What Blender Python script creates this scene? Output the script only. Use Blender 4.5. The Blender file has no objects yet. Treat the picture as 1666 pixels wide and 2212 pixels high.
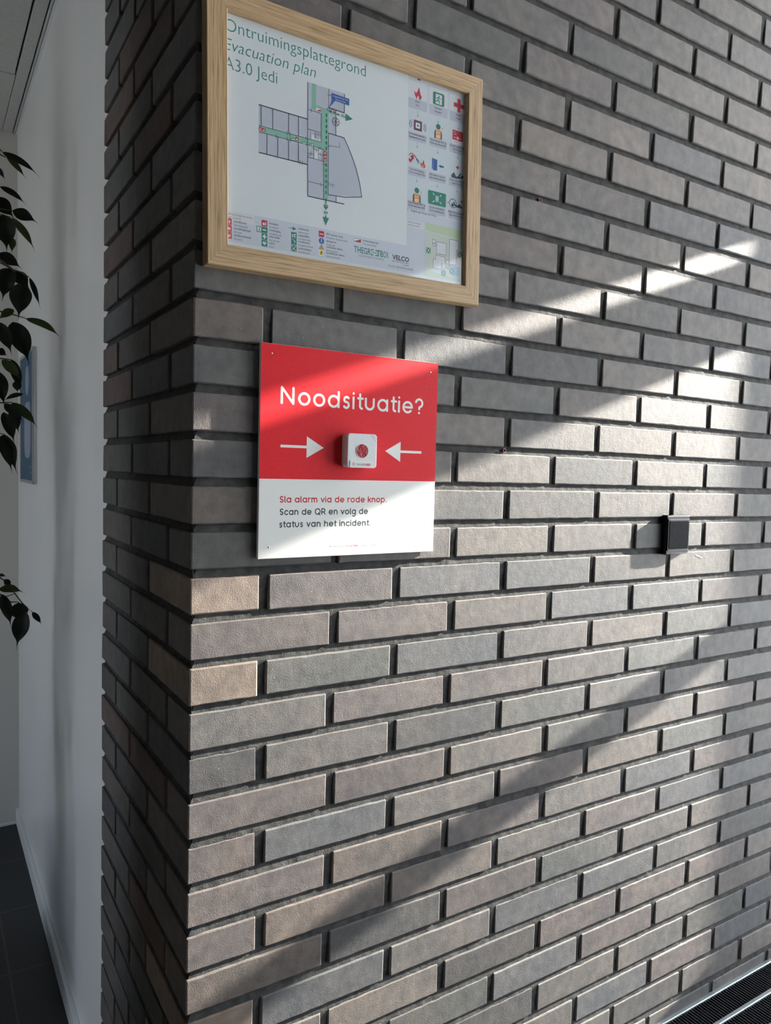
import bpy, bmesh, math, random
from mathutils import Vector, Matrix, noise
random.seed(11)
# look: daylight through the facade, sun, exposure
EXPOSURE = 0.0; SKY = 7.9; SUN = 30.0
HALL = (.06, .06, .06, 1)
BRICK_ROUGH = .63; BRICK_SPEC = .5; BRICK_BUMP = .8; BRICK_GAIN = 1.09; RETURN_SHADE = .72; MORTAR = .0036
LOW, D0, D1, E2, B0, B1, JAMB = -.422, .3145, .379, 1.006, 1.168, 1.213, -.257
WIN_END = -2.1; CORR_FILL_WIN = (.96, 1.44, -1.35, 1.05)
S = bpy.context.scene
COL = S.collection
V = Vector
PI = math.pi

# ---------------------------------------------------------------- camera
CAM_LOC = (-0.30633, -0.97473, 0.02877)
CAM_ROWS = ((0.84675, -0.53135, 0.02594), (-0.00843, -0.06215, -0.99803), (0.53192, 0.84487, -0.0571))  # right, down, forward
cd = bpy.data.cameras.new('camera'); cam = bpy.data.objects.new('camera', cd); COL.objects.link(cam)
r_, d_, f_ = [V(a) for a in CAM_ROWS]
f_.normalize(); r_ = (r_ - f_ * r_.dot(f_)).normalized(); u_ = r_.cross(f_)
m3 = Matrix((r_, u_, -f_)).transposed()
cam.matrix_world = Matrix.Translation(CAM_LOC) @ m3.to_4x4()
cd.sensor_fit = 'VERTICAL'; cd.sensor_height = 24.0; cd.lens = 1599.43 / 2212 * 24.0
cd.clip_start = 0.02
S.camera = cam

# ---------------------------------------------------------------- sky, sun, exposure
S.view_settings.view_transform = 'Standard'; S.view_settings.look = 'None'
S.view_settings.exposure = EXPOSURE; S.view_settings.gamma = 1.0; S.view_settings.use_curve_mapping = False
w = bpy.data.worlds.new('sky'); S.world = w; w.use_nodes = True
wn = w.node_tree.nodes; wl = w.node_tree.links
bg = wn['Background']
tc = wn.new('ShaderNodeTexCoord'); sp = wn.new('ShaderNodeSeparateXYZ'); rp = wn.new('ShaderNodeValToRGB')
wl.new(tc.outputs['Generated'], sp.inputs[0]); wl.new(sp.outputs['Z'], rp.inputs[0])
rp.color_ramp.elements[0].position = 0.0; rp.color_ramp.elements[0].color = (0.76, 0.78, 0.80, 1)
rp.color_ramp.elements[1].position = 0.6; rp.color_ramp.elements[1].color = (0.62, 0.78, 1.0, 1)
wl.new(rp.outputs[0], bg.inputs[0]); bg.inputs[1].default_value = SKY
SUN_DIR = V((-7.0, 1.0, -2.6)).normalized()          # the way the sunlight travels
sd = bpy.data.lights.new('sun', 'SUN'); so = bpy.data.objects.new('sun', sd); COL.objects.link(so)
sd.energy = SUN; sd.color = (1.0, 0.93, 0.82); sd.angle = math.radians(0.53)
so.rotation_euler = SUN_DIR.to_track_quat('-Z', 'Y').to_euler(); so.location = (8, -2, 5)
# ---------------------------------------------------------------- helpers
def lin(r, g, b):
    f = lambda c: (c / 255) / 12.92 if c / 255 <= 0.04045 else ((c / 255 + 0.055) / 1.055) ** 2.4
    return (f(r), f(g), f(b), 1)
def mat(name, col, rough=0.6, spec=0.5, metal=0.0, coat=0.0):
    m = bpy.data.materials.new(name); m.use_nodes = True
    p = m.node_tree.nodes['Principled BSDF']
    p.inputs['Base Color'].default_value = col; p.inputs['Roughness'].default_value = rough
    p.inputs['Specular IOR Level'].default_value = spec; p.inputs['Metallic'].default_value = metal
    p.inputs['Coat Weight'].default_value = coat; p.inputs['Coat Roughness'].default_value = 0.08
    return m
def N(m, t, **kw):
    n = m.node_tree.nodes.new(t)
    for k, v in kw.items():
        if k in n.inputs: n.inputs[k].default_value = v
        else: setattr(n, k, v)
    return n
def L(m, a, b): m.node_tree.links.new(a, b)
def P(m): return m.node_tree.nodes['Principled BSDF']
def noisy(m, scale, c1, c2, lo=0.35, hi=0.65, coords='Object', stretch=(1, 1, 1), detail=5.0, bump=0.0, bscale=None, dist=0.001):
    """a colour that wanders between two tones, and a fine relief"""
    tc = N(m, 'ShaderNodeTexCoord'); mp = N(m, 'ShaderNodeMapping', Scale=stretch); L(m, tc.outputs[coords], mp.inputs[0])
    n = N(m, 'ShaderNodeTexNoise', Scale=scale, Detail=detail); L(m, mp.outputs[0], n.inputs['Vector'])
    r = N(m, 'ShaderNodeValToRGB'); e = r.color_ramp.elements
    e[0].position = lo; e[0].color = c1; e[1].position = hi; e[1].color = c2
    L(m, n.outputs['Fac'], r.inputs[0]); L(m, r.outputs[0], P(m).inputs['Base Color'])
    if bump:
        b2 = N(m, 'ShaderNodeTexNoise', Scale=bscale or scale, Detail=3.0); L(m, mp.outputs[0], b2.inputs['Vector'])
        b = N(m, 'ShaderNodeBump', Strength=bump, Distance=dist); L(m, b2.outputs['Fac'], b.inputs['Height']); L(m, b.outputs[0], P(m).inputs['Normal'])
    return m
def link(name, me, mats=(), parent=None, loc=None):
    o = bpy.data.objects.new(name, me); COL.objects.link(o)
    for m in (mats if isinstance(mats, (list, tuple)) else [mats]): me.materials.append(m)
    if parent: o.parent = parent
    if loc: o.location = loc
    return o
def mesh(name, vs, fs, mats=(), parent=None, loc=None, smooth=False, mi=None):
    me = bpy.data.meshes.new(name); me.from_pydata([tuple(v) for v in vs], [], fs)
    if mi: me.polygons.foreach_set('material_index', mi)
    if smooth: me.polygons.foreach_set('use_smooth', [True] * len(me.polygons))
    me.update()
    return link(name, me, mats, parent, loc)
def empty(name, loc=(0, 0, 0), rot=(0, 0, 0)):
    o = bpy.data.objects.new(name, None); COL.objects.link(o); o.location = loc; o.rotation_euler = rot; o.empty_display_size = 0.1
    return o
def tag(o, label, cat, group=None):
    o['label'] = label; o['category'] = cat
    if group: o['group'] = group
    return o
def struct(o): o['kind'] = 'structure'; return o
def boxes(name, bl, mats, parent=None, bev=0.0, seg=2, mi=None):
    """several boxes (x0,y0,z0,x1,y1,z1) as one mesh, edges bevelled"""
    bm = bmesh.new()
    for k, (a, b, c, d, e, f) in enumerate(bl):
        r = bmesh.ops.create_cube(bm, size=1.0)
        bmesh.ops.scale(bm, vec=(d - a, e - b, f - c), verts=r['verts'])
        bmesh.ops.translate(bm, vec=((a + d) / 2, (b + e) / 2, (c + f) / 2), verts=r['verts'])
        if mi:
            for fc in {fc for v in r['verts'] for fc in v.link_faces}: fc.material_index = mi[k]
    if bev: bmesh.ops.bevel(bm, geom=bm.edges[:], offset=bev, segments=seg, affect='EDGES', profile=0.5)
    me = bpy.data.meshes.new(name); bm.to_mesh(me); bm.free()
    return link(name, me, mats, parent)
def roundbox(name, x0, z0, x1, z1, y0, y1, rad, mats, parent=None, bev=0.001, n=6):
    """a slab seen from -y: rounded corners of radius rad, front edge (y0) eased by bev"""
    ring = []
    for cx, cz, a0 in ((x1 - rad, z1 - rad, 0), (x0 + rad, z1 - rad, 90), (x0 + rad, z0 + rad, 180), (x1 - rad, z0 + rad, 270)):
        for k in range(n + 1):
            a = math.radians(a0 + 90 * k / n); ring.append((cx, cz, math.cos(a), math.sin(a)))
    vs = []; M = len(ring); steps = ((y1, 0.0), (y0 + bev, 0.0), (y0 + bev * 0.3, bev * 0.3), (y0, bev))
    for y, ins in steps:
        for cx, cz, c, s in ring: vs.append((cx + c * (rad - ins), y, cz + s * (rad - ins)))
    fs = [tuple(range(3 * M, 4 * M)), tuple(reversed(range(0, M)))]
    for k in range(3):
        for i in range(M): j = (i + 1) % M; fs.append((k * M + i, k * M + j, (k + 1) * M + j, (k + 1) * M + i))
    fs = [tuple(reversed(f)) for f in fs]
    o = mesh(name, vs, fs, mats, parent)
    bm = bmesh.new(); bm.from_mesh(o.data); bmesh.ops.recalc_face_normals(bm, faces=bm.faces[:]); bm.to_mesh(o.data); bm.free()
    return o
def tube(name, pts, rads, mats, parent=None, n=8):
    vs = []; fs = []; pts = [V(p) for p in pts]
    for i, p in enumerate(pts):
        t = (pts[min(i + 1, len(pts) - 1)] - pts[max(i - 1, 0)]).normalized()
        a = t.orthogonal().normalized(); b = t.cross(a); r = rads[i] if isinstance(rads, (list, tuple)) else rads
        for k in range(n): q = 2 * PI * k / n; vs.append(p + a * (r * math.cos(q)) + b * (r * math.sin(q)))
    for i in range(len(pts) - 1):
        for k in range(n): j = (k + 1) % n; fs.append((i * n + k, i * n + j, (i + 1) * n + j, (i + 1) * n + k))
    fs.append(tuple(reversed(range(n)))); fs.append(tuple(range((len(pts) - 1) * n, len(pts) * n)))
    return mesh(name, vs, fs, mats, parent, smooth=True)

class Flat:
    """printed shapes on a sheet lying in the local x-z plane, each a hair above the last"""
    def __init__(s, y, step=0.000002): s.v = []; s.f = []; s.mi = []; s.mats = []; s.y = y; s.step = step
    def _m(s, m):
        if m not in s.mats: s.mats.append(m)
        return s.mats.index(m)
    def poly(s, pts, m, up=True):
        k = len(s.v); a = sum(pts[i][0] * pts[(i + 1) % len(pts)][1] - pts[(i + 1) % len(pts)][0] * pts[i][1] for i in range(len(pts)))
        if a < 0: pts = pts[::-1]
        s.v += [(x / 1000, s.y, z / 1000) for x, z in pts]; s.f.append(tuple(range(k, k + len(pts)))); s.mi.append(s._m(m))
        if up: s.y -= s.step
        return s
    def rect(s, x0, z0, x1, z1, m): return s.poly([(x0, z0), (x1, z0), (x1, z1), (x0, z1)], m)
    def rrect(s, x0, z0, x1, z1, r, m):
        p = []
        for cx, cz, a0 in ((x1 - r, z1 - r, 0), (x0 + r, z1 - r, 90), (x0 + r, z0 + r, 180), (x1 - r, z0 + r, 270)):
            p += [(cx + r * math.cos(math.radians(a0 + 22.5 * k)), cz + r * math.sin(math.radians(a0 + 22.5 * k))) for k in range(5)]
        return s.poly(p, m)
    def circ(s, x, z, r, m, n=28, rz=None): return s.poly([(x + r * math.cos(2 * PI * k / n), z + (rz or r) * math.sin(2 * PI * k / n)) for k in range(n)], m)
    def ringc(s, x, z, r, wd, m, a0=0, a1=360, n=24):
        p = [(x + r * math.cos(math.radians(a0 + (a1 - a0) * k / n)), z + r * math.sin(math.radians(a0 + (a1 - a0) * k / n))) for k in range(n + 1)]
        return s.stroke(p, wd, m, False)
    def stroke(s, pts, wd, m, caps=True):
        """a ribbon along pts with round ends; a path that ends where it starts becomes a closed ring"""
        h = wd / 2; q = []; le = []; ri = []
        for p in pts:
            p = V(p)
            if not q or (p - q[-1]).length > 1e-4: q.append(p)
        if len(q) > 3 and (q[0] - q[-1]).length < wd * .01:
            q = q[:-1]; nn = len(q); k = len(s.v); mi = s._m(m)
            for i, p in enumerate(q):
                d0 = (p - q[i - 1]).normalized(); d1 = (q[(i + 1) % nn] - p).normalized(); n0 = V((-d0.y, d0.x)); b = (n0 + V((-d1.y, d1.x))).normalized(); b = b * min(2.0, 1 / max(.3, b.dot(n0)))
                le.append(p + b * h); ri.append(p - b * h)
            s.v += [(a.x / 1000, s.y, a.y / 1000) for a in le + ri]
            for i in range(nn): j = (i + 1) % nn; s.f.append((k + nn + i, k + nn + j, k + j, k + i)); s.mi.append(mi)
            s.y -= s.step
            return s
        for i, p in enumerate(q):
            d0 = (p - q[i - 1]).normalized() if i else None; d1 = (q[i + 1] - p).normalized() if i < len(q) - 1 else None
            n0 = V((-d0.y, d0.x)) if d0 else None; n1 = V((-d1.y, d1.x)) if d1 else None
            if n0 is not None and n1 is not None:
                b = (n0 + n1).normalized(); b = b * min(2.0, 1 / max(0.3, b.dot(n0)))
            else: b = n0 if n1 is None else n1
            le.append(p + b * h); ri.append(p - b * h)
        k = len(s.v); nn = len(q); mi = s._m(m)
        s.v += [(a.x / 1000, s.y, a.y / 1000) for a in le + ri]
        for i in range(nn - 1): s.f.append((k + nn + i, k + nn + i + 1, k + i + 1, k + i)); s.mi.append(mi)
        if caps:
            for (c, o, sg) in ((q[0], le[0], 1), (q[-1], ri[-1], 1)):
                v0 = o - c; k = len(s.v); a0 = math.atan2(v0.y, v0.x)
                s.v += [((c.x + h * math.cos(a0 + PI * j / 8)) / 1000, s.y, (c.y + h * math.sin(a0 + PI * j / 8)) / 1000) for j in range(9)]
                s.f.append(tuple(range(k, k + 9))); s.mi.append(mi)
        s.y -= s.step
        return s
    def line(s, x0, z0, x1, z1, wd, m): return s.stroke([(x0, z0), (x1, z1)], wd, m, False)
    def arrow(s, x0, z0, x1, z1, wd, head, m):
        d = V((x1 - x0, z1 - z0)); l = d.length; d /= l; n = V((-d.y, d.x)); a = V((x0, z0)); b = V((x1, z1)); c = b - d * head
        s.line(x0, z0, c.x, c.y, wd, m)
        return s.poly([tuple(c + n * head * .45), tuple(b), tuple(c - n * head * .45)], m)
    def text(s, txt, x, z, size, m, width=None, align='LEFT', italic=False, bold=0.0, squeeze=None):
        """size = height of the capitals in mm; width stretches the line to that many mm"""
        cu = bpy.data.curves.new('t', 'FONT'); cu.body = txt; cu.size = 1.0; cu.resolution_u = 3; cu.offset = bold; cu.fill_mode = 'FRONT'
        cu.shear = 0.2 if italic else 0.0
        ob = bpy.data.objects.new('t', cu); COL.objects.link(ob)
        dg = bpy.context.evaluated_depsgraph_get(); me = bpy.data.meshes.new_from_object(ob.evaluated_get(dg))
        bpy.data.objects.remove(ob); bpy.data.curves.remove(cu)
        if not len(me.vertices): return s
        xs = [v.co.x for v in me.vertices]; x0, x1 = min(xs), max(xs)
        k = size / CAPH; kx = k * (squeeze or 1.0)
        if width: kx = width / (x1 - x0)
        off = {'LEFT': -x0 * kx, 'CENTER': -(x0 + x1) / 2 * kx, 'RIGHT': -x1 * kx}[align]
        b = len(s.v); mi = s._m(m)
        s.v += [((x + v.co.x * kx + off) / 1000, s.y, (z + v.co.y * k) / 1000) for v in me.vertices]
        for p in me.polygons: s.f.append(tuple(b + i for i in p.vertices)); s.mi.append(mi)
        bpy.data.meshes.remove(me); s.y -= s.step
        return s
    def build(s, name, parent): return mesh(name, s.v, s.f, s.mats, parent, mi=s.mi)
def cap_height():
    cu = bpy.data.curves.new('t', 'FONT'); cu.body = 'H'; ob = bpy.data.objects.new('t', cu); COL.objects.link(ob)
    dg = bpy.context.evaluated_depsgraph_get(); me = bpy.data.meshes.new_from_object(ob.evaluated_get(dg))
    h = max(v.co.y for v in me.vertices); bpy.data.objects.remove(ob); bpy.data.curves.remove(cu); return h
CAPH = cap_height()

# ---------------------------------------------------------------- materials
def brick_material():
    m = mat('dark_clinker_brick', (0.1, 0.1, 0.1, 1), BRICK_ROUGH, BRICK_SPEC)
    at = N(m, 'ShaderNodeAttribute', attribute_name='brick_tint')
    tc = N(m, 'ShaderNodeTexCoord')
    n1 = N(m, 'ShaderNodeTexNoise', Scale=9.0, Detail=4.0); L(m, tc.outputs['Object'], n1.inputs['Vector'])
    n2 = N(m, 'ShaderNodeTexNoise', Scale=45.0, Detail=5.0); L(m, tc.outputs['Object'], n2.inputs['Vector'])
    r1 = N(m, 'ShaderNodeValToRGB'); e = r1.color_ramp.elements
    e[0].position = .3; e[0].color = (.80, .84, .90, 1); e[1].position = .7; e[1].color = (1.17, 1.11, 1.08, 1)
    r2 = N(m, 'ShaderNodeValToRGB'); e = r2.color_ramp.elements
    e[0].position = .3; e[0].color = (.74, .75, .77, 1); e[1].position = .74; e[1].color = (1.24, 1.23, 1.22, 1)
    L(m, n1.outputs['Fac'], r1.inputs[0]); L(m, n2.outputs['Fac'], r2.inputs[0])
    x1 = N(m, 'ShaderNodeMix', data_type='RGBA', blend_type='MULTIPLY'); x1.inputs[0].default_value = 1
    x2 = N(m, 'ShaderNodeMix', data_type='RGBA', blend_type='MULTIPLY'); x2.inputs[0].default_value = 1
    L(m, at.outputs['Color'], x1.inputs[6]); L(m, r1.outputs[0], x1.inputs[7])
    L(m, x1.outputs[2], x2.inputs[6]); L(m, r2.outputs[0], x2.inputs[7])
    # a few tiny pale specks in the fired skin
    n4 = N(m, 'ShaderNodeTexNoise', Scale=420.0, Detail=1.0); L(m, tc.outputs['Object'], n4.inputs['Vector'])
    r4 = N(m, 'ShaderNodeValToRGB'); e = r4.color_ramp.elements; e[0].position = .77; e[0].color = (0, 0, 0, 1); e[1].position = .80; e[1].color = (1, 1, 1, 1)
    L(m, n4.outputs['Fac'], r4.inputs[0])
    x3 = N(m, 'ShaderNodeMix', data_type='RGBA'); L(m, r4.outputs[0], x3.inputs[0]); L(m, x2.outputs[2], x3.inputs[6]); x3.inputs[7].default_value = (.4, .38, .35, 1)
    L(m, x3.outputs[2], P(m).inputs['Base Color'])
    n3 = N(m, 'ShaderNodeTexNoise', Scale=950.0, Detail=2.0); L(m, tc.outputs['Object'], n3.inputs['Vector'])
    n5 = N(m, 'ShaderNodeTexNoise', Scale=90.0, Detail=2.0); L(m, tc.outputs['Object'], n5.inputs['Vector'])
    b5 = N(m, 'ShaderNodeBump', Strength=.35, Distance=.0012); L(m, n5.outputs['Fac'], b5.inputs['Height'])
    b3 = N(m, 'ShaderNodeBump', Strength=BRICK_BUMP, Distance=.0006); L(m, n3.outputs['Fac'], b3.inputs['Height']); L(m, b5.outputs[0], b3.inputs['Normal'])
    L(m, b3.outputs[0], P(m).inputs['Normal'])
    return m
M_brick = brick_material()
M_mortar = noisy(mat('dark_grey_mortar', (.06, .06, .06, 1), .8, .28), 60, (.030, .031, .032, 1), (.064, .064, .062, 1), bump=.6, bscale=500, dist=.0008)
M_white = noisy(mat('satin_white_wall', (.7, .7, .7, 1), .27, .5), 1.5, (.72, .725, .73, 1), (.78, .78, .775, 1), bump=.02, bscale=40, dist=.001)
M_whitetrim = mat('white_trim', (.68, .69, .69, 1), .4)
M_warmwall = mat('offwhite_back_wall', (.62, .60, .56, 1), .7)
M_hallwall = mat('grey_hall_wall', HALL, .8)
M_ceil = noisy(mat('ceiling_tile', (.5, .5, .48, 1), .9, .2), 90, (.46, .46, .44, 1), (.52, .52, .50, 1))
M_ceildark = mat('ceiling_gap', (.05, .05, .05, 1), .8)
M_alu = mat('aluminium', (.62, .64, .66, 1), .28, .5, .85)
M_alu_rail = mat('anodised_rail', (.42, .47, .48, 1), .42, .5, .85)
M_slat = mat('grille_slat', (.16, .17, .18, 1), .4, .5, .8)
M_dark = mat('dark_void', (.01, .01, .012, 1), .9, .1)
def floor_material():
    m = mat('anthracite_floor_tile', (.02, .02, .022, 1), .45)
    tc = N(m, 'ShaderNodeTexCoord'); mp = N(m, 'ShaderNodeMapping', Location=(.1 + .334 * 20, -1.322 + .334 * 20, 0)); L(m, tc.outputs['Object'], mp.inputs[0])
    b = N(m, 'ShaderNodeTexBrick', offset=0.0, Scale=1.0); L(m, mp.outputs[0], b.inputs['Vector'])
    b.inputs['Color1'].default_value = (.012, .013, .015, 1); b.inputs['Color2'].default_value = (.016, .017, .019, 1); b.inputs['Mortar'].default_value = (.05, .045, .04, 1)
    b.inputs['Mortar Size'].default_value = .003; b.inputs['Brick Width'].default_value = .334; b.inputs['Row Height'].default_value = .334
    L(m, b.outputs['Color'], P(m).inputs['Base Color'])
    return m
M_floor = floor_material()
def oak():
    m = mat('oak_wood', (.4, .3, .17, 1), .5, .35)
    tc = N(m, 'ShaderNodeTexCoord'); mp = N(m, 'ShaderNodeMapping', Scale=(4, 110, 110)); L(m, tc.outputs['Object'], mp.inputs[0])
    n = N(m, 'ShaderNodeTexNoise', Scale=1.0, Detail=6.0, Distortion=.6); L(m, mp.outputs[0], n.inputs['Vector'])
    r = N(m, 'ShaderNodeValToRGB'); e = r.color_ramp.elements
    e[0].position = .3; e[0].color = (.48, .325, .18, 1); e[1].position = .62; e[1].color = (.57, .41, .245, 1)
    L(m, n.outputs['Fac'], r.inputs[0])
    # short dark pores and cathedral lines running along the rail
    mp2 = N(m, 'ShaderNodeMapping', Scale=(22, 900, 900)); L(m, tc.outputs['Object'], mp2.inputs[0])
    n2 = N(m, 'ShaderNodeTexNoise', Scale=1.0, Detail=2.0); L(m, mp2.outputs[0], n2.inputs['Vector'])
    r2 = N(m, 'ShaderNodeValToRGB'); e = r2.color_ramp.elements; e[0].position = .33; e[0].color = (.62, .58, .52, 1); e[1].position = .47; e[1].color = (1, 1, 1, 1)
    L(m, n2.outputs['Fac'], r2.inputs[0])
    wv = N(m, 'ShaderNodeTexWave', Scale=1.0, Distortion=5.0, Detail=2.0, wave_type='BANDS', bands_direction='Z'); wv.inputs['Detail Scale'].default_value = 1.2
    mp3 = N(m, 'ShaderNodeMapping', Scale=(6, 60, 60)); L(m, tc.outputs['Object'], mp3.inputs[0]); L(m, mp3.outputs[0], wv.inputs['Vector'])
    r3 = N(m, 'ShaderNodeValToRGB'); e = r3.color_ramp.elements; e[0].position = .0; e[0].color = (.80, .77, .72, 1); e[1].position = .22; e[1].color = (1, 1, 1, 1)
    L(m, wv.outputs['Fac'], r3.inputs[0])
    a = N(m, 'ShaderNodeMix', data_type='RGBA', blend_type='MULTIPLY'); a.inputs[0].default_value = 1; L(m, r.outputs[0], a.inputs[6]); L(m, r2.outputs[0], a.inputs[7])
    c = N(m, 'ShaderNodeMix', data_type='RGBA', blend_type='MULTIPLY'); c.inputs[0].default_value = 1; L(m, a.outputs[2], c.inputs[6]); L(m, r3.outputs[0], c.inputs[7])
    L(m, c.outputs[2], P(m).inputs['Base Color'])
    b = N(m, 'ShaderNodeBump', Strength=.25, Distance=.0004); L(m, n2.outputs['Fac'], b.inputs['Height']); L(m, b.outputs[0], P(m).inputs['Normal'])
    return m
M_oak = oak()
def pane_material(name, tint, refl=1.0, rough=.02):
    m = bpy.data.materials.new(name); m.use_nodes = True; nt = m.node_tree; nt.nodes.clear()
    o = nt.nodes.new('ShaderNodeOutputMaterial'); t = nt.nodes.new('ShaderNodeBsdfTransparent'); g = nt.nodes.new('ShaderNodeBsdfGlossy')
    t.inputs[0].default_value = tint; g.inputs['Roughness'].default_value = rough; g.inputs[0].default_value = (refl, refl, refl, 1)
    lw = nt.nodes.new('ShaderNodeLayerWeight'); pw = nt.nodes.new('ShaderNodeMath'); pw.operation = 'POWER'; pw.inputs[1].default_value = 5.0
    fr = nt.nodes.new('ShaderNodeMath'); fr.operation = 'MULTIPLY_ADD'; fr.inputs[1].default_value = .95; fr.inputs[2].default_value = .045; mx = nt.nodes.new('ShaderNodeMixShader')
    nt.links.new(lw.outputs['Facing'], pw.inputs[0]); nt.links.new(pw.outputs[0], fr.inputs[0]); nt.links.new(fr.outputs[0], mx.inputs[0]); nt.links.new(t.outputs[0], mx.inputs[1]); nt.links.new(g.outputs[0], mx.inputs[2]); nt.links.new(mx.outputs[0], o.inputs[0])
    return m
M_glass = pane_material('picture_glass', (.96, .97, .97, 1), 1.0, .04)
M_window = pane_material('window_glass', (.97, .98, .98, 1), .6)
def diffuser_material():  # translucent sheet that glows in the sun, for the added unseen panels
    m = bpy.data.materials.new('light_diffuser'); m.use_nodes = True; nt = m.node_tree; nt.nodes.clear()
    o = nt.nodes.new('ShaderNodeOutputMaterial'); t = nt.nodes.new('ShaderNodeBsdfTranslucent'); d = nt.nodes.new('ShaderNodeBsdfDiffuse'); mx = nt.nodes.new('ShaderNodeMixShader')
    t.inputs[0].default_value = (.88, .89, .90, 1); d.inputs[0].default_value = (.8, .8, .8, 1); mx.inputs[0].default_value = .2
    nt.links.new(t.outputs[0], mx.inputs[1]); nt.links.new(d.outputs[0], mx.inputs[2]); nt.links.new(mx.outputs[0], o.inputs[0]); return m
M_diffuser = diffuser_material()
ink = lambda n, r, g, b, ro=.6: mat(n, lin(r, g, b), ro, .3)
I_paper = ink('paper_white', 226, 233, 238); I_lilac = ink('print_lilac', 210, 217, 230); I_pale = ink('print_pale_blue', 212, 222, 230); I_card = ink('print_card', 222, 226, 232)
I_green = ink('print_green', 62, 140, 126); I_mint = ink('print_mint', 146, 198, 182); I_teal = ink('print_teal', 52, 128, 120); I_slate = ink('print_slate', 78, 86, 100); I_room = ink('print_room', 196, 202, 217)
I_red = ink('print_red', 200, 66, 84); I_blue = ink('print_blue', 62, 104, 176); I_orange = ink('print_orange', 236, 158, 98); I_white = ink('print_white', 235, 237, 238); I_map = ink('print_map', 206, 214, 208); I_mapg = ink('print_map_green', 196, 214, 188); I_water = ink('print_water', 140, 186, 210); I_yellow = ink('print_yellow', 226, 200, 96); I_grey = ink('print_grey', 120, 128, 140)
M_signred = noisy(mat('sign_red', (.6, .02, .03, 1), .5, .2), 300, lin(226, 38, 48), lin(232, 42, 52), bump=.06, bscale=900, dist=.0003)
M_signwhite = mat('sign_white', lin(236, 238, 236), .45, .4)
M_foamedge = mat('sign_core_edge', lin(196, 198, 202), .6)
I_signtxt = ink('sign_dark_text', 64, 70, 80, .5); I_signred = ink('sign_red_text', 200, 44, 56, .5); I_faint = ink('sign_faint_text', 206, 74, 84, .5)
M_casing = mat('white_plastic', lin(226, 230, 232), .35, .5); M_groove = mat('grey_groove', lin(168, 176, 180), .5)
M_redbtn = mat('red_gel_button', lin(170, 8, 28), .28, .4, 0, .15)
M_black = mat('black_gloss_plastic', (.002, .003, .006, 1), .2, .3)
M_blackmid = noisy(mat('black_scuffed_plastic', (.01, .012, .016, 1), .42, .02), 120, (.002, .004, .007, 1), (.007, .009, .013, 1), .45, .8)
def leaf_mat(name, c1, c2):
    m = noisy(mat(name, c1, .5, .25), 30, c1, c2); P(m).inputs['Transmission Weight'].default_value = 0.0; return m
M_leafdark = leaf_mat('dark_leaf', (.006, .011, .005, 1), (.010, .018, .007, 1)); M_leafgreen = leaf_mat('young_leaf', (.035, .055, .012, 1), (.05, .07, .016, 1))
M_bark = noisy(mat('grey_bark', (.08, .06, .045, 1), .8), 60, (.06, .045, .03, 1), (.13, .10, .075, 1))
M_pot = mat('grey_pot', (.12, .12, .125, 1), .6); M_soil = mat('potting_soil', (.02, .015, .01, 1), .95)
M_plug = mat('red_plug_plastic', lin(120, 40, 36), .5)

# ---------------------------------------------------------------- the brick wall
C0, BH, JW = 0.0625, 0.05055, 0.01367          # course height, brick height, joint
PITCH, A_ODD, B_EVEN = 0.22325, 0.21842, 0.10706
RET_END, RA_ODD, RB_EVEN = 0.56497, 0.10815, 0.21737
CX = [-0.00014, -0.00442, -0.00015, 0.00601, -0.00602, -0.00274, 0.00793, 0.00834, 0.00432, -0.00398]   # slow wander of the brickwork
CZ = [0.00031, -0.00194, 0.00315, 0.0146, -0.00204, -0.013, 0.00718, -0.00267, 0.00845, 0.00107]
DC = {-17: (-3.3, 2.7), -16: (-2.4, 0.6), -15: (2.4, -0.0), -14: (2.4, -0.7), -13: (0.6, -0.9), -12: (0.6, -0.7), -11: (-0.9, 0.0), -10: (0.3, -0.8), -9: (1.0, -0.9), -8: (-0.4, 0.1), -7: (1.2, -0.2), -6: (-0.7, 1.0), -5: (-3.3, 0.6), -4: (-1.6, 1.1), -3: (1.6, 0.6), -2: (-0.1, -0.1), -1: (1.7, -0.6), 0: (3.2, -0.5), 1: (-1.1, 0.1), 2: (-0.8, 0.3), 3: (0.9, 0.4), 4: (-0.0, -0.8), 5: (0.4, -1.0), 6: (-0.2, -0.3), 7: (-0.5, 0.4), 8: (0.4, -0.4), 9: (-2.1, -0.6), 10: (0.1, 0.3), 12: (2.4, 0.5), 13: (-0.6, 0.7), 14: (-0.0, 0.4), 15: (-0.5, -0.7)}
def wander(x, z):
    x = max(0, min(1.5, x)); z = max(-1.12, min(1.0, z)); k = 0; a = b = 0
    for i in range(4):
        for j in range(4 - i): t = x ** i * z ** j; a += CX[k] * t; b += CZ[k] * t; k += 1
    return a, b
TINT = {'grey': (.112, .110, .108), 'blue': (.094, .099, .106), 'purple': (.116, .106, .105), 'brown': (.132, .117, .107), 'tan': (.205, .168, .140), 'green': (.100, .104, .101), 'dark': (.080, .081, .084), 'warm': (.138, .130, .122), 'red': (.120, .088, .078)}
KINDS = ['grey'] * 6 + ['blue'] * 3 + ['purple'] * 3 + ['warm'] * 5 + ['green'] * 2 + ['dark'] * 1
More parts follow.
